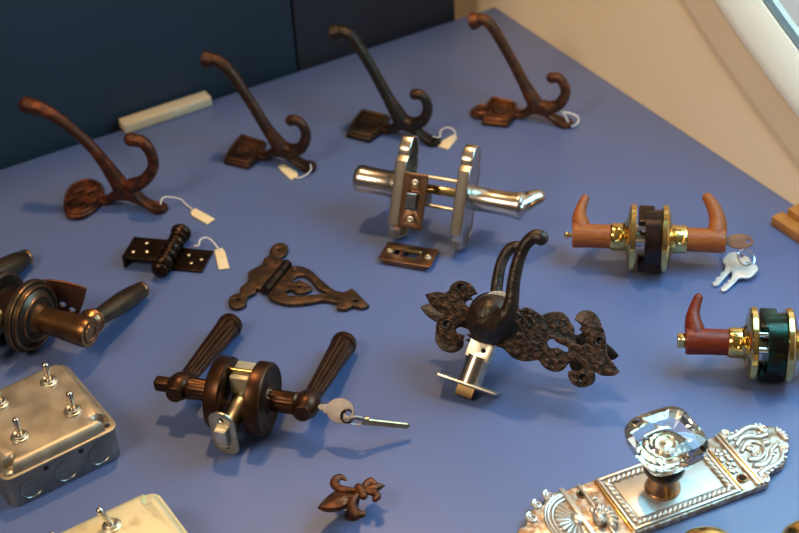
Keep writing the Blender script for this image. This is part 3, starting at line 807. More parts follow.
# keys of the fluted set
def key_mesh(head, blade_len, th=.0022, notch=True, bw=.0078, hole=.0028):
    """key flat in xy: head at origin, blade along +x"""
    m = MB().plate(head, [circle((-.0075, 0), hole, 16)] if hole else [], -th / 2, th, .0004)
    hx = max(p[0] for p in head) - .002
    pts = [(hx, bw / 2), (hx + .003, bw / 2 + .0012), (hx + .004, bw / 2 - .0008), (hx + blade_len - .003, bw / 2 - .0008), (hx + blade_len, 0.0005)]
    n = 7
    low = []
    for k in range(n if notch else 0):
        x = hx + blade_len - .003 - (blade_len - .010) * k / (n - 1)
        low.append((x, -bw / 2 + (.0022 if k % 2 else .0004) + (.0006 if k % 3 == 0 else 0)))
    if not notch:
        low = [(hx + blade_len - .001, -bw / 2 + .0012), (hx + blade_len - .003, -bw / 2 + .0004)]
    pts += low + [(hx + .005, -bw / 2), (hx + .003, -bw / 2 - .0012), (hx, -bw / 2)]
    b = MB().plate(pts, [], -th * .4, th * .8, .0002)
    b.box((hx + blade_len * .5, .0008, th * .4), (blade_len * .8, .0014, .0004))
    return m, b


def basis(O, x, up):
    x = x.normalized(); z = (up - x * up.dot(x)).normalized(); y = z.cross(x)
    return Matrix(((x.x, y.x, z.x, O.x), (x.y, y.y, z.y, O.y), (x.z, y.z, z.z, O.z), (0, 0, 0, 1)))


def key(label, O, x, up, head, bl_, mat_, mat_b=None, hole=.0028, cat='key', grp=None, notch=True):
    t = bpy.data.objects.new('key', None); COL.objects.link(t); t.empty_display_size = .01
    t.matrix_world = basis(Vector(O), Vector(x), Vector(up)); tag(t, label, cat, grp)
    h_, b_ = key_mesh(head, bl_, hole=hole, notch=notch)
    h_.build('head', mat_, t); b_.build('blade', mat_b or mat_, t)
    return t


oval = [(p[0], p[1]) for p in circle((0, 0), .0125, 28, .0105)]
W = lambda v: F.M @ Vector(v)
kc = F.hit(*crop(240, 320, 4.1, [(412, 372)])[0], 1, -.004)
kd = Vector((F.M.to_3x3() @ Vector((-1, 0.10, -.02))))
viewn = (EYE - W(kc)).normalized()
key('oval headed nickel key standing in the fluted lever lock', W(kc), kd, viewn, [(p[0] * .98, p[1] * .98) for p in oval], .010, M_key)
a = at(*crop(240, 320, 4.1, [(448, 408)])[0], .030); b = at(*crop(240, 320, 4.1, [(668, 432)])[0], .014)
dv = b - a
key('nickel key hanging by its ring from the oval key, blade pointing right', a + dv.normalized() * .006, dv, viewn * .55 + dv.normalized().cross(viewn) * .83, circle((0, 0), .0080, 24, .0060), dv.length - .006, M_key, M_goldkey, hole=.0022, notch=False)
t = thing('key_ring', 'small dark wire ring joining the two keys by the fluted lever', 'key ring', Frame(at(*crop(240, 320, 4.1, [(440, 395)])[0], .033)))
rv = Vector((viewn.x, viewn.y, viewn.z)); u_ = rv.orthogonal().normalized(); v_ = rv.cross(u_)
m = MB().tube([u_ * (.0052 * math.cos(2 * PI * k / 24)) + v_ * (.0052 * math.sin(2 * PI * k / 24)) for k in range(25)], .0008, 8, round_ends=False)
m.build('wire', M_hinge, t)

# ------------------------------------------------------------------ black iron thumb latch handle set
TL = R(48)
a, b = at(424, 294, .074), at(618, 372, .046)
X_ = (b - a).normalized(); H_ = Vector((0, 0, 1)).cross(X_).normalized(); N_ = X_.cross(H_)
Y_ = H_ * math.cos(TL) + N_ * math.sin(TL)
G = Frame(a + (b - a) * .42, k=.88, rot=Matrix((X_, Y_, X_.cross(Y_))).transposed().to_4x4())
t = thing('handle_set', 'black hammered iron handle set with fleur de lis ended plates', 'handle set', G)
c1 = lambda pts: crop(410, 220, 4.44, pts)
c2 = lambda pts: crop(500, 290, 4.846, pts)
c0_ = lambda pts: crop(400, 220, 2.804, pts)
outline = c1([(65, 330, 's'), (115, 318), (165, 322), (180, 290), (220, 268), (270, 284), (299, 328, 's'), (272, 338), (276, 362, 's'), (255, 338), (240, 345), (240, 372), (270, 386), (300, 372), (330, 352)]) \
    + [(495, 305), (512, 308)] + c2([(90, 95), (150, 95), (195, 118), (220, 148, 's'), (270, 138), (325, 145), (355, 178), (360, 215), (368, 255), (395, 268), (418, 248), (405, 214), (383, 192, 's'), (402, 165), (440, 152), (482, 166), (506, 205), (514, 262), (520, 318), (550, 355), (579, 398, 's'), (548, 416), (490, 414), (458, 398), (462, 432), (440, 460), (396, 473), (350, 456), (330, 420), (334, 392), (385, 392, 's'), (396, 368), (380, 346), (350, 342), (325, 362), (300, 390), (255, 396), (212, 374), (185, 338, 's'), (120, 346), (60, 328), (0, 275)]) \
    + [(478, 342), (466, 334)] + c0_([(205, 318), (200, 296), (176, 282), (158, 290), (154, 306, ), (160, 318, 's'), (180, 322, 's'), (172, 342), (145, 352), (115, 340), (100, 312), (105, 282), (122, 262)]) + c1([(130, 410), (88, 372)])
ol = smooth([tuple(G.hit(p[0], p[1], 2, 0).xy) + tuple(p[2:]) for p in outline], 4)
keyhole = smooth([tuple(G.hit(p[0], p[1], 2, 0).xy) for p in c2([(228, 262), (234, 242), (256, 238), (278, 256), (328, 280), (322, 300), (278, 280), (246, 282)])], 4)
hs = [circle(G.hit(*p, 2, 0).xy, .0036, 14) for p in c1([(226, 300), (164, 463)]) + c2([(402, 426), (484, 248)])]
pm = MB().plate(ol, [keyhole] + hs, -.004, .004, .0011, seg=2)
pm.build('escutcheon', M_black, t)
for p in c1([(226, 300), (164, 463)]) + c2([(402, 426), (484, 248)]):
    q = G.hit(*p, 2, 0)
    MB().lathe([(-.003, .0052), (.0016, .0050), (.0020, .0042), (.0010, .0032), (-.003, .0030)], (q.x, q.y, -.001), (0, 0, 1), 16).build('screw_hole', M_blacks, t)
# rear escutcheon: same outline, turned a little
rc = math.cos(R(8)); rs = math.sin(R(8))
cen = G.hit(521, 335, 2, 0).xy
ol2 = [((p[0] - cen.x) * rc - (p[1] - cen.y) * rs + cen.x - .0085, (p[0] - cen.x) * rs + (p[1] - cen.y) * rc + cen.y) for p in ol]
kh2 = [tuple(G.hit(p[0], p[1], 2, -.031).xy) for p in circle(c2([(275, 268)])[0], 15, 20, 9.5)]
MB().plate(ol2, [kh2], -.033, .004, .0011).build('escutcheon', M_blacks, t)
# hammered dome of the front handle
dc = G.hit(490, 319, 2, .006)
dm = MB().lathe([(-.001, .0235), (.003, .0238), (.008, .0225), (.014, .0195), (.019, .0150), (.0215, .0100), (.0225, .004), (.0226, 0)], (dc.x, dc.y, -.001), (0, 0, 1), 36)
dm.jitter(.0012, 110)
dm.build('handle_dome', M_blacks, t)
def lever_path(px, w): return [tuple(G.hit(p[0], p[1], 2, v)) for p, v in zip(px, w)]
pts = smooth(lever_path([(492, 326), (502, 320), (511, 304), (514, 280), (519, 259), (526, 244), (535, 236.5), (541, 238)], [.016, .022, .026, .029, .031, .033, .034, .034]), 6, False)
MB().tube(pts, lerp_list([.0092, .0086, .0070, .0062, .0060, .0060, .0066, .0072], len(pts)), 18).build('lever', M_blacks, t)
q = G.hit(541.5, 239, 2, .034)
pts = smooth(lever_path([(497, 312), (496, 297), (499, 272), (504, 257), (511, 248), (518, 247)], [-.060, -.062, -.064, -.066, -.067, -.067]), 6, False)
wz = min((G.M @ Vector(p)).z for p in pts)
MB().tube(pts, lerp_list([.0080, .0066, .0058, .0056, .0058, .0064], len(pts)), 16).build('lever', M_blacks, t)
dc2 = G.hit(494, 316, 2, -.050)
MB().lathe([(-.033, .0225), (-.040, .021), (-.050, .015), (-.056, .007), (-.057, 0)], (dc2.x, dc2.y, 0), (0, 0, 1), 30).build('handle_dome', M_blacks, t)
q = G.hit(486, 300, 2, -.012)
MB().lathe([(-.030, .0215), (-.003, .0215)], (dc.x + .003, dc.y + .0075, 0), (0, 0, 1), 36).build('chassis', M_chrome, t, 'shiny chassis between the two plates')
# latch: sheet case, tube, face plate and brass bolt
wl = -.019
a = G.hit(486, 338, 2, wl); b = G.hit(468.5, 384, 2, wl)
dv = (b - a).normalized(); Ll = (b - a).length
sv = Vector((0, 0, 1)); xv = dv.cross(sv)
ML = Matrix(((xv.x, dv.x, sv.x, a.x), (xv.y, dv.y, sv.y, a.y), (xv.z, dv.z, sv.z, a.z), (0, 0, 0, 1)))
if xv.cross(dv).dot(sv) < 0: ML = ML @ Matrix.Scale(-1, 4, (1, 0, 0))
m = MB().plate([(-.0118, -.006), (.0118, -.006), (.0118, Ll * .46), (-.0118, Ll * .46)], [circle((-.004, Ll * .25), .0022, 12)], .0068, .0016, .0003, ML)
m.plate([(-.0118, -.006), (.0118, -.006), (.0118, Ll * .46), (-.0118, Ll * .46)], [], -.0084, .0016, .0003, ML)
m.plate([(-.0118, -.006), (-.0104, -.006), (-.0104, Ll * .46), (-.0118, Ll * .46)], [], -.0070, .0140, .0002, ML)
m.plate([(.0104, -.006), (.0118, -.006), (.0118, Ll * .46), (.0104, Ll * .46)], [], -.0070, .0140, .0002, ML)
m.build('latch_case', M_steel, t)
MB().lathe([(Ll * .40, .0120), (Ll * .98, .0120)], a, dv, 32).build('latch_tube', M_nickel, t)
fd = G.hit(440, 373.5, 2, wl); fe2 = G.hit(498.5, 394, 2, wl)
fl_ = (fe2 - fd).length
pc_ = a + dv * (Ll * 1.0)
xv2 = (fe2 - fd).normalized()
MP = Matrix(((xv2.x, sv.x, dv.x, pc_.x), (xv2.y, sv.y, dv.y, pc_.y), (xv2.z, sv.z, dv.z, pc_.z), (0, 0, 0, 1)))
if xv2.cross(sv).dot(dv) < 0: MP = MP @ Matrix.Scale(-1, 4, (0, 1, 0))
fp = MB().plate(rrect(fl_, .0250, .0015), [circle((fl_ / 2 - .008, 0), .0026, 12), circle((-fl_ / 2 + .008, 0), .0026, 12)], -.0012, .0024, .0004, MP).build('latch_plate', M_steel, t)
MB().plate([(-.0085, -.005), (.0085, -.005), (.0085, .005), (-.0085, .005)], [], .001, .0125, .0016, MP).build('latch_bolt', M_dullbrass, fp, 'dull brass latch bolt')

# ------------------------------------------------------------------ brass lever sets with wooden handles
def brass_set(label, F, wood, housing, left_up, right_up, key_side):
    t = thing('lever_set', label, 'lever set', F)
    Rr = .0358
    for s_ in (-1, 1):
        MB().lathe([(.0135 * s_, Rr * .55), (.0135 * s_, Rr * .97), (.0145 * s_, Rr), (.0190 * s_, Rr), (.0202 * s_, Rr * .97), (.0212 * s_, Rr * .84), (.0222 * s_, Rr * .80), (.0225 * s_, Rr * .60), (.0240 * s_, Rr * .55), (.0250 * s_, Rr * .47), (.0275 * s_, .0150), (.0275 * s_, 0)], (0, 0, 0), (1, 0, 0), 64).build('rose', M_brass, t)
        fr_ = MB().lathe([(.024 * s_, .0162), (.0255 * s_, .0162), (.0262 * s_, .0150), (.028 * s_, .0150), (.0370 * s_, .0150), (.0390 * s_, .0147), (.0400 * s_, .0140), (.0400 * s_, .0110)], (0, 0, 0), (1, 0, 0), 48).build('ferrule', M_brass, t)
        # worn shield shaped boss on the front of the ferrule
        mm = MB()
        ov = [(.0365 * s_ + .0048 * math.cos(2 * PI * k / 24), -.0105 + .0 * k, .0102 + .0066 * math.sin(2 * PI * k / 24)) for k in range(25)]
        ov = []
        for k in range(25):
            th = R(135) + .48 * math.sin(2 * PI * k / 24)
            ov.append((.0330 * s_ + .0045 * math.cos(2 * PI * k / 24), .0152 * math.cos(th), .0152 * math.sin(th)))
        mm.tube(ov, .0010, 8, round_ends=False)
        mm.build('boss', M_brass, fr_)
        # turned wooden handle, elbow, and tapering lever
        ang_ = left_up if s_ < 0 else right_up
        dy, dz = math.cos(ang_), math.sin(ang_)
        w_ = MB()
        prof = [(.038 * s_, .0125), (.041 * s_, .0128), (.058 * s_, .0128), (.070 * s_, .0132), (.0780 * s_, .0136), (.0802 * s_, .0128), (.0806 * s_, .0)]
        w_.lathe(prof, (0, 0, 0), (1, 0, 0), 36)
        ln = [(.0695, .000), (.0722, .012), (.0738, .021), (.0733, .029), (.0712, .037), (.0690, .043)] if s_ < 0 else [(.0695, .000), (.0715, .012), (.0715, .022), (.0685, .033), (.0640, .042), (.0605, .047)]
        pts = smooth([(x * s_, l * dy, l * dz) for x, l in ln], 6, False)
        w_.tube(pts, lerp_list([.0105, .0098, .0080, .0062, .0052, .0046] if s_ < 0 else [.0108, .0104, .0090, .0076, .0066, .0056], len(pts)), 18, flat=1.15, up=(0, -dz, dy))
        w_.build('handle', wood, t)
    # works between the roses
    MB().lathe([(-.004, .0300), (.0130, .0310), (.0135, .0290)], (0, 0, 0), (1, 0, 0), 40).build('latch_housing', housing, t)
    MB().box((-.003, .006, .0225), (.017, .030, .012), bev=.002).build('bracket', housing, t)
    MB().box((-.003, -.016, -.0210), (.015, .020, .012), bev=.002).build('bracket', housing, t)
    for y_, z_, r_ in ((-.018, .007, .0036), (-.010, .020, .0026)):
        MB().lathe([(-.0140, r_), (.0, r_)], (0, y_, z_), (1, 0, 0), 16).build('fixing_post', M_chrome, t, 'bright steel fixing post')
    MB().lathe([(-.0140, .0095), (-.008, .0095), (-.007, .0070), (0, .0070)], (0, 0, 0), (1, 0, 0), 24).build('spindle', M_steel, t)
    return t


FA = frame2((573, 235), (727.6, 241), .0312)
FA = Frame(at(648.5, 238, .0312), math.atan2(FA.ax[0].y, FA.ax[0].x), 0, .866)
tA = brass_set('polished brass lever set with light cherry wood handles, two loose keys beside it', FA, M_cherry, M_plastic, R(32), R(38), 1)
m = MB().tube([(-.0795, -.002, .001), (-.0850, -.002, .001)], .0024, 10).ball((-.0865, -.002, .001), .0042, (.8, .7, 1), 14)
m.build('turn_button', M_brass, tA, 'small brass turn button')
fb = frame2((686.5, 340), (790, 344), .0312)
FB = Frame(at(770, 344, .0312), math.atan2(fb.ax[0].y, fb.ax[0].x), 0, .866)
tB = brass_set('polished brass lever set with dark mahogany handle, cut by the right edge', FB, M_mahog, M_green, R(40), R(40), 0)
MB().box((-.0845, -.001, .001), (.009, .011, .011), bev=.0014).build('turn_button', M_brass, tB, 'square brass turn button')

# keys by the cherry set
bow = [(p[0], p[1]) for p in rrect(.022, .022, .0075)]
kO = FA.M @ Vector((.0950, -.001, .001))
up_ = Vector((EYE - kO)).normalized()
key('bronze toned key standing in the lock of the cherry wood lever', kO, FA.M.to_3x3() @ Vector((-1, 0, 0)), FA.M.to_3x3() @ Vector((0, -.55, .8)), circle((0, 0), .0125, 26, .0072), .010, M_bkey, hole=.002)
k5 = lambda pts: crop(640, 190, 4.85, pts)
for (bp, tp, z, lab) in (((505, 385), (395, 492), .0062, 'bright nickel key lying on the table, the nearer one of the pair on the ring'),
                         ((468, 345), (356, 466), .0038, 'bright nickel key lying on the table, half under another key')):
    a = at(*k5([bp])[0], z); b = at(*k5([tp])[0], .0022)
    dv = b - a
    key(lab, a, dv, Vector((0, 0, 1)), [(p[0], p[1]) for p in rrect(.021, .0225, .0072)], dv.length - .0085, M_keyw, hole=.0036)
q = at(*k5([(515, 330)])[0], .0115)
t = thing('key_ring', 'small wire ring holding the two bright nickel keys', 'key ring', Frame(q, R(30), R(35)))
MB().tube([(.0085 * math.cos(2 * PI * k / 30), .0085 * math.sin(2 * PI * k / 30), 0) for k in range(31)], .0007, 8, round_ends=False).build('wire', M_chrome, t)

# ------------------------------------------------------------------ crystal knob on an ornate plate
P = frame2((562, 491), (714, 437), .006)
q = at(671, 490, .006)
P = Frame((q.x, q.y, .0003), math.atan2(P.ax[0].y, P.ax[0].x) + R(.3), 0, (.895, 1.09, 1.0))
t = thing('door_plate', 'ornate whitened pewter door plate with rope borders and scrolled ends', 'door plate', P)
YC = .0040
def sy(v): return YC + v
hw = .0290; XE = .0720
# bronze coloured body with scrolled outline at both ends
half = [(XE, -hw, 's'), (XE + .006, -hw - .001), (XE + .012, -.0285), (XE + .018, -.0225), (XE + .026, -.0225), (XE + .036, -.0235), (XE + .046, -.0200), (XE + .052, -.0130), (XE + .060, -.0125), (XE + .064, -.0060), (XE + .068, 0)]
FX, FS = .83, .14
def fin(x, y): return (XE + (x - XE) * FX, y + (x - XE) * FS)
rt = [(*fin(x, sy(y)), *c) for x, y, *c in half] + [(*fin(x, sy(-y)), *c) for x, y, *c in reversed(half[:-1])]
half2 = [(-XE - .014, -hw, 's'), (-XE - .022, -.0305), (-XE - .030, -.0290), (-XE - .034, -.0240), (-XE - .046, -.0225), (-XE - .056, -.0175), (-XE - .060, -.0110), (-XE - .068, -.0100), (-XE - .074, 0)]
lt = [(x, sy(-y), *c) for x, y, *c in half2] + [(x, sy(y), *c) for x, y, *c in reversed(half2[:-1])]
body = smooth(rt + lt, 5)
screw_holes = [(.0620, -.0165), (-.0720, .0200)]
pm = MB().plate(body, [circle((x, sy(y)), .0028, 16) for x, y in screw_holes], 0, .0060, .0012)
pm.build('plate', M_patina, t)
for x, y in screw_holes:
    m = MB().tube([(x + .0036 * math.cos(2 * PI * k / 20), sy(y) + .0036 * math.sin(2 * PI * k / 20), .0064) for k in range(21)], .0009, 8, round_ends=False)
    m.build('screw_rim', M_orb_edge, t, 'dark gold rim of a screw hole')
# plain square panel
MB().box((0.000, sy(0), .0062), (.0840, .0362, .0016), bev=.0006).build('panel', M_panel, t, 'plain brushed grey centre panel')
# rope border round the panel
m = MB()
bx, by = .0466, .0218
def rope(p, q, n):
    p, q = Vector(p), Vector(q); dv = (q - p)
    a = math.atan2(dv.y, dv.x)
    for k in range(n):
        c = p + dv * ((k + .5) / n)
        rot = Matrix.Rotation(a + R(38), 3, 'Z')
        m.ball((c.x, c.y, .0070), .0032, (1.25, .62, .55), 10, rot)
rope((-bx, sy(by), 0), (bx, sy(by), 0), 19); rope((-bx, sy(-by), 0), (bx, sy(-by), 0), 19)
rope((bx, sy(by), 0), (bx, sy(-by), 0), 9); rope((-bx, sy(by), 0), (-bx, sy(-by), 0), 9)
m.build('rope_border', M_silver, t)
for k in (-1, 1):
    MB().box((0, sy(k * .0262), .0070), (2 * .0505, .0024, .0024), bev=.0007).build('edge_bar', M_silver, t)
    MB().box((k * .0512, sy(0), .0070), (.0026, .0560, .0024), bev=.0007).build('cross_bar', M_silver, t)
    MB().box((k * .0700, sy(0), .0072), (.0024, .0570, .0030), bev=.0008).build('cross_bar', M_silver, t)
MB().box((-.0860, sy(0), .0074), (.0046, .0600, .0040), bev=.0012).build('cross_bar', M_silver, t)
MB().box((.0740, sy(0), .0072), (.0024, .0580, .0030), bev=.0008).build('cross_bar', M_silver, t)
for x_, l_ in ((-.0545, .0540), (.0545, .0540), (.0720, .0560)):
    MB().box((x_, sy(0), .0069), (.0014, l_, .0020), bev=.0005).build('gold_line', M_gold, t, 'bright gold line beside a cross bar')
# relief flowers in the two small panels
rng = random.Random(3)
for sx_, x0_, n_ in ((1, .0620, 16), (-1, -.0690, 18)):
    m = MB()
    for k in range(n_):
        v = -.016 + .032 * rng.random()
        u = x0_ + (rng.random() - .5) * .009
        if abs(u - .062) < .006 and abs(v + .0165) < .006: continue
        if abs(u + .072) < .006 and abs(v - .0200) < .007: continue
        m.ball((u, sy(v), .0066), .0014 + .0012 * rng.random(), (1.3, .9, .5), 8, Matrix.Rotation(rng.random() * 3, 3, 'Z'))
    m.build('flower_relief', M_silver, t)
# bold shell in front of the left bar
m = MB()
for k in range(7):
    a = R(-75 + 25 * k)
    m.ball((-.0700 + .0052 * math.cos(a) * 1.2, sy(-.008 + .0085 * math.sin(a)), .0095), .0040, (1.5, .7, .8), 10, Matrix.Rotation(a, 3, 'Z'))
m.ball((-.0740, sy(-.008), .0095), .0052, (1, 1.3, .9), 12)
for k in range(6):
    m.ball((-.0735 + .0035 * math.cos(k), sy(-.008 + .006 * math.sin(k * 1.3)), .0125), .0022, (1, 1, 1), 8)
m.build('shell_relief', M_silver, t)
# right end: scrolls and foliage
m = MB()
x0_ = XE + .004
def relief(pts, r0, r1, z=.0068):
    n = len(pts); m.tube([(*fin(p[0], sy(p[1])), z) for p in pts], lerp_list([r0 * 1.15, r1 * 1.15], n), 8)
for s_ in (1, -1):
    relief(spiral((x0_ + .004, s_ * .0245), .0046, .0010, 0, 1.5 * s_), .0017, .0010)
    relief(spiral((x0_ + .046, s_ * .0125), .0044, .0010, PI / 2, 1.4 * s_), .0015, .0010)
    relief(smooth([(x0_ + .003, s_ * .0200), (x0_ + .014, s_ * .0195), (x0_ + .026, s_ * .0205), (x0_ + .036, s_ * .0190), (x0_ + .043, s_ * .0145)], 5, False), .0020, .0016)
    relief(smooth([(x0_ + .006, s_ * .0120), (x0_ + .016, s_ * .0150), (x0_ + .026, s_ * .0130), (x0_ + .034, s_ * .0080), (x0_ + .044, s_ * .0060)], 5, False), .0020, .0014)
    relief(smooth([(x0_ + .006, s_ * .0050), (x0_ + .016, s_ * .0085), (x0_ + .026, s_ * .0065), (x0_ + .030, s_ * .0010)], 5, False), .0018, .0012)
    relief(spiral((x0_ + .017, s_ * .0045), .0040, .0008, PI, 1.3 * s_), .0013, .0009)
    for k in range(7):
        a = k / 6
        m.ball((*fin(x0_ + .006 + .036 * a, sy(s_ * (.0232 - .004 * a * a))), .0066), .0019, (1.2, .8, .6), 8)
        m.ball((*fin(x0_ + .010 + .028 * a, sy(s_ * (.0170 - .006 * a))), .0066), .0014, (1.2, .8, .6), 8)
for k in range(5):
    a = R(-60 + 30 * k)
    m.ball((*fin(x0_ + .056 + .004 * math.cos(a), sy(.0060 * math.sin(a))), .0070), .0026, (1.5, .7, .7), 8, Matrix.Rotation(a, 3, 'Z'))
m.ball((*fin(x0_ + .036, sy(0)), .0068), .0030, (1.6, .9, .7), 10)
m.build('scroll_relief', M_silver, t)
# left end: arched bands over a shell fan
m = MB()
fx = -.0885
for rr_, wdt in ((.0240, .0016), (.0205, .0012), (.0262, .0010)):
    m.tube([(fx - rr_ * math.sin(PI * k / 24) * 1.05, sy(rr_ * math.cos(PI * k / 24)), .0066) for k in range(25)], wdt, 8)
for k in range(11):
    a = R(18 + 14.4 * k)
    d_ = Vector((-math.sin(a), math.cos(a), 0))
    m.tube([(fx + d_.x * .007, sy(d_.y * .007), .0066), (fx + d_.x * .018, sy(d_.y * .018), .0070)], [.0007, .0019], 8)
m.ball((fx - .001, sy(0), .0066), .0056, (1, 1.2, .6), 12)
for s_ in (1, -1):
    for rr0, c in ((.0050, (fx - .0100, s_ * .0285)), (.0048, (fx - .0350, s_ * .0150)), (.0040, (fx - .0240, s_ * .0248))):
        pp = spiral(c, rr0, .001, PI / 2 * s_, 1.4 * s_)
        m.tube([(p_[0], sy(p_[1]), .0066) for p_ in pp], lerp_list([.0017, .0010], len(pp)), 8)
m.build('scroll_relief', M_silver, t)

# the crystal knob itself stands on the plate's neck: one thing
kx0, ky0 = -.0060, sy(-.0005)
KF = Frame(P.M @ Vector((kx0, ky0, .0070)), math.atan2(P.ax[0].y, P.ax[0].x), 0, .95)
t = thing('crystal_knob', 'clear square crystal door knob on a copper neck above the ornate plate', 'door knob', KF)
MB().lathe([(0, .0150), (.0020, .0148), (.0032, .0136), (.0175, .0108), (.0180, .0)], (0, 0, 0), (0, 0, 1), 40).build('neck', M_coppery, t)
MB().lathe([(.0165, .0108), (.0185, .0145), (.0230, .0172), (.0310, .0176), (.0345, .0160), (.0347, .0)], (0, 0, 0), (0, 0, 1), 36).build('collar', M_hinge, t, 'dark collar under the crystal')
g = bmesh.new()
levels = [(.0351, .0150, .55), (.0390, .0225, .40), (.0470, .0272, .34), (.0570, .0285, .32), (.0630, .0262, .32), (.0655, .0200, .30)]
ringv = []
NC = 40
for z_, s_, cr in levels:
    loop = []
    for k in range(NC):
        th = 2 * PI * k / NC
        c_, n_ = math.cos(th), math.sin(th)
        q_ = (abs(c_) ** 4.2 + abs(n_) ** 4.2) ** (-1 / 4.2)
        loop.append((s_ * q_ * c_, s_ * q_ * n_))
    ringv.append([g.verts.new((x, y, z_)) for x, y in loop])
for i in range(len(ringv) - 1):
    for k in range(NC):
        k2 = (k + 1) % NC
        g.faces.new((ringv[i][k], ringv[i][k2], ringv[i + 1][k2], ringv[i + 1][k]))
g.faces.new(ringv[0][::-1])
tc_ = g.verts.new((0, 0, .0670))
for k in range(NC):
    g.faces.new((ringv[-1][k], ringv[-1][(k + 1) % NC], tc_))
m = MB(); m.merge(g)
m.build('crystal', M_glass, t, 'clear faceted glass block', angle=16)
# mirrored gilt rosette sealed under the glass
m = MB().lathe([(.03515, .0145), (.0362, .0148), (.0376, .0120), (.0370, .0100), (.0388, .0075), (.0382, .0050), (.0396, .0)], (0, 0, 0), (0, 0, 1), 28, mod=lambda th, a: 1 + .04 * math.cos(14 * th))
m.build('rosette', M_rosette, t, 'gilt rosette seen through the glass')

# ------------------------------------------------------------------ steel switch boxes
def toggle(t, x, y, z, lean):
    b = MB().lathe([(0, .0074), (.0011, .0074), (.0016, .0066), (.0016, .0056)], (x, y, z), (0, 0, 1), 24)
    b.lathe([(.0014, .0056), (.0032, .0056), (.0036, .0048), (.0030, .0036)], (x, y, z), (0, 0, 1), 6 * 4)
    base = b.build('toggle_switch', M_steel, t)
    dv = Vector((lean[0], lean[1], 1)).normalized()
    MB().tube([Vector((x, y, z + .001)), Vector((x, y, z + .001)) + dv * .008, Vector((x, y, z + .001)) + dv * .0160], [.0020, .0024, .0030], 12).build('bat', M_nickel, base)


def switch_box(label, F, size, bh, mat_c, mat_b, toggles, notched):
    """F at the near left corner line: x along the front edge, y back, z up from table"""
    t = thing('switch_box', label, 'switch box', F)
    s2 = size / 2
    o = rrect(size - .002, size - .002, .010, (0, s2), 6)
    i = rrect(size - .006, size - .006, .0085, (0, s2), 6)
    bx_ = MB().plate(o, [i], .0003, bh - .002, .0006)
    bx_.plate(rrect(size - .004, size - .004, .009, (0, s2), 6), [], .0003, .0022, .0006)
    bo = bx_.build('box', mat_b, t)
    # round knock-outs with small holes on the front and right sides
    for k in range(3):
        xk = (k - 1) * .0300
        m = MB().lathe([(0, .0105), (.0006, .0105), (.0008, .0098), (.0001, .0094), (.0001, 0)], (xk, .0007, bh * .44), (0, -1, 0), 32)
        m.build('knockout', mat_b, bo)
    for xk in (-.0155, .0155):
        MB().lathe([(0, .0024), (.0003, .0024)], (xk, .0010, bh * .80), (0, -1, 0), 16).build('side_hole', M_hole, bo)
    for k in range(2):
        yk = s2 + (k - .5) * .034
        MB().lathe([(0, .0105), (.0006, .0105), (.0008, .0098), (.0001, .0094), (.0001, 0)], (s2 - .0007, yk, bh * .45), (1, 0, 0), 32).build('knockout', mat_b, bo)
    # cover: thin flange and raised field with notched corners
    fl = rrect(size, size, .009, (0, s2), 6)
    cv = MB().plate(fl, [], bh - .0018, .0018, .0005)
    n_ = .013; e_ = s2 - .0030
    fld = []
    for (qx, qy) in ((1, 1), (-1, 1), (-1, -1), (1, -1)):
        notch = [(e_, e_ - n_), (e_ - .0035, e_ - n_ + .0015), (e_ - n_ + .002, e_ - n_ + .002), (e_ - n_ + .0015, e_ - .0035), (e_ - n_, e_)] if (qx, qy) in notched else [(e_, e_ - .012), (e_ - .001, e_ - .006), (e_ - .0035, e_ - .0035), (e_ - .006, e_ - .001), (e_ - .012, e_)]
        seq = [(qx * a, qy * b) for a, b in notch]
        if qx * qy < 0: seq = seq[::-1]
        fld += seq
    fld = [(a, b + s2) for a, b in fld]
    verts = []; faces = []
    # raised field as a soft shouldered loft
    def ins(p, d):
        c = Vector((0, s2)); v = Vector(p) - c
        return c + v * (1 - d / v.length) if v.length > 0 else c
    lev = [(0, bh - .0003), (.0006, bh + .0040), (.0018, bh + .0068), (.0042, bh + .0083), (.0070, bh + .0087)]
    pts0 = smooth(fld, 3)
    for d_, z_ in lev:
        for p in pts0:
            q_ = ins(p, d_); verts.append((q_[0], q_[1], z_))
    n = len(pts0)
    for i_ in range(len(lev) - 1):
        for k in range(n):
            k2 = (k + 1) % n
            faces.append((i_ * n + k, i_ * n + k2, (i_ + 1) * n + k2, (i_ + 1) * n + k))
    faces.append(tuple((len(lev) - 1) * n + k for k in range(n)))
    cv.add_mesh(verts, faces)
    co = cv.build('cover', mat_c, t, angle=50)
    # cover screw and empty screw hole in the two notches
    MB().lathe([(0, .0042), (.0016, .0038), (.0024, .0022), (.0022, 0)], (-s2 + .0080, .0075, bh), (0, 0, 1), 18).build('screw', M_steel, co)
    MB().lathe([(0, .0026), (.0002, .0026)], (s2 - .0075, .0075, bh), (0, 0, 1), 16).build('screw_hole', M_hole, co)
    for x, y, l in toggles:
        toggle(t, x, y, bh + .0086, l)
    return t


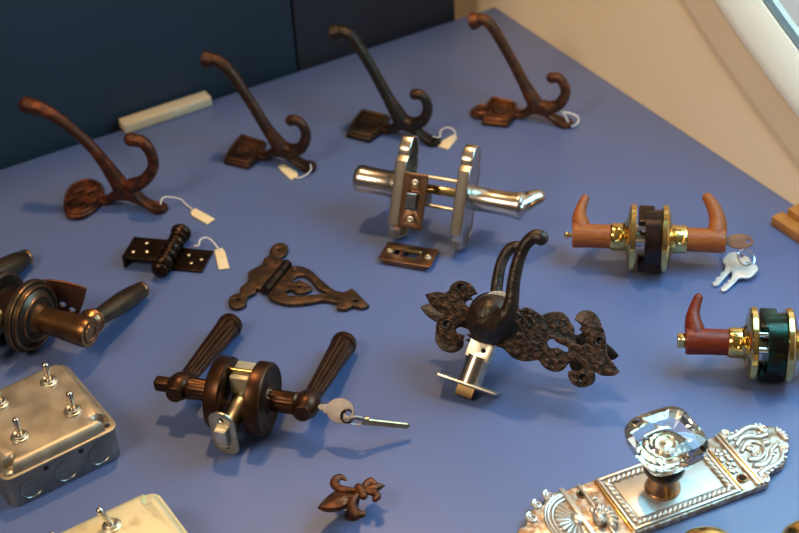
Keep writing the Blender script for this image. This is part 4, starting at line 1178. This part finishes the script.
bf = frame2((3, 483), (120, 426.5), .033)
BF = Frame((bf.O.x, bf.O.y, 0), math.atan2(bf.ax[0].y, bf.ax[0].x))
ts = []
for p in ((49, 382), (73, 411), (20, 437), (0, 404)):
    v = BF.hit(*p, 2, .0416)
    ts.append((v.x, v.y, (.04, .06)))
switch_box('grey galvanised steel box with four toggle switches, at the left edge', BF, .1016, .033, M_galv, M_galv_d, ts, ((1, -1), (-1, -1)))
p0 = at(61, 524, .0415); p1 = at(136, 491, .0415)
dv = p1 - p0; an = R(31)
bx = Vector((math.cos(an), math.sin(an), 0)); by = Vector((-math.sin(an), math.cos(an), 0))
far = at(156, 490, .033)
o2 = far - bx * .0508 - by * .1016
B2 = Frame((o2.x, o2.y, 0), an)
v = B2.hit(112, 526, 2, .0416)
switch_box('yellowed steel box with toggle switches, cut by the bottom edge', B2, .1016, .033, M_yellow, M_galv_d, [(v.x, v.y, (-.35, .30)), (v.x - .046, v.y, (.1, .1)), (v.x, v.y - .046, (.1, .1)), (v.x - .046, v.y - .046, (.1, .1))], ((1, 1), (-1, -1)))

# ------------------------------------------------------------------ fleur de lis knob
f8 = lambda pts: crop(310, 465, 8.2, pts)
FZ = .019
F0 = frame2(f8([(60, 355)])[0], f8([(600, 170)])[0], FZ)
F = Frame((F0.O.x, F0.O.y, 0.0003), math.atan2(F0.ax[0].y, F0.ax[0].x))
t = thing('cabinet_knob', 'brown iron fleur de lis cabinet knob standing on its stem', 'cabinet knob', F)
L8 = lambda pts, z: [tuple(F.hit(p[0], p[1], 2, z).xy) + tuple(p[2:]) for p in f8(pts)]
ol = smooth(L8([(60, 352, 's'), (105, 300), (165, 248), (230, 210), (300, 212), (360, 220), (410, 215), (415, 245), (350, 270), (320, 310), (290, 345), (210, 368), (120, 372)], FZ), 5)
cx = sum(p[0] for p in ol) / len(ol); cy = sum(p[1] for p in ol) / len(ol)
verts = []; faces = []; n = len(ol)
for sc_, z_ in ((.55, FZ - .006), (.92, FZ - .003), (1.0, FZ - .0005), (.93, FZ + .0020), (.80, FZ - .0002), (.40, FZ + .0012), (.10, FZ + .0024)):
    verts += [(cx + (p[0] - cx) * sc_, cy + (p[1] - cy) * sc_, z_) for p in ol]
for i in range(6):
    for k in range(n):
        k2 = (k + 1) % n; faces.append((i * n + k, i * n + k2, (i + 1) * n + k2, (i + 1) * n + k))
faces.append(tuple(range(n))[::-1]); faces.append(tuple(6 * n + k for k in range(n)))
MB().add_mesh(verts, faces).build('centre_petal', M_rust4, t)
def curl(px, rad, name):
    pp = smooth([(*q, FZ) for q in L8(px, FZ)], 5, False)
    MB().tube(pp, lerp_list([q * .88 for q in rad], len(pp)), 14, flat=.85).build(name, M_rust4, t)
curl([(390, 212), (300, 205), (235, 190), (200, 155), (215, 115), (255, 100), (295, 122)], [.0026, .0034, .0040, .0042, .0040, .0032, .0012], 'side_petal')
curl([(420, 235), (370, 265), (345, 310), (352, 365), (390, 405), (435, 400), (448, 385)], [.0026, .0036, .0042, .0044, .0042, .0032, .0012], 'side_petal')
q0, q1 = L8([(398, 190)], FZ)[0], L8([(440, 262)], FZ)[0]
MB().tube([(q0[0], q0[1], FZ + .001), (q1[0], q1[1], FZ + .001)], .0033, 14).build('band', M_rust4, t)
curl([(440, 190), (470, 150), (500, 135), (525, 150)], [.003, .0038, .0040, .0030], 'small_petal')
curl([(470, 220), (520, 225), (550, 255), (535, 280)], [.003, .0040, .0040, .0030], 'small_petal')
curl([(450, 215), (520, 190), (570, 175), (605, 170)], [.0035, .0045, .0036, .0012], 'small_petal')
q = L8([(330, 290)], FZ)[0]
MB().lathe([(0, .0066), (.002, .0066), (.004, .0052), (.010, .0046), (FZ - .003, .0060)], (q[0] + .002, q[1] + .002, 0), (0, 0, 1), 24).build('stem', M_rust4, t)

# ------------------------------------------------------------------ brass knobs at the bottom edge
def brass_knob(label, px, z, r):
    c = at(*px, z)
    F = Frame((c.x, c.y, .0003), 0, 0, .9)
    t = thing('round_doorknob', label, 'doorknob', F, 'round brass knobs')
    MB().lathe([(0, .030), (.002, .030), (.005, .026), (.008, .014), (z - r * .8, .011)], (0, 0, 0), (0, 0, 1), 40).build('rose', M_brass, t)
    MB().lathe([(z - r * .62 * math.cos(PI * k / 18) , max(r * math.sin(PI * k / 18), .0105 if k < 4 else 0)) for k in range(0, 19)], (0, 0, 0), (0, 0, 1), 48).build('knob', M_brass, t)


brass_knob('round polished brass knob at the bottom edge in front of the ornate plate', (709, 551), .045, .027)
brass_knob('round polished brass knob in the bottom right corner', (814, 543), .045, .027)
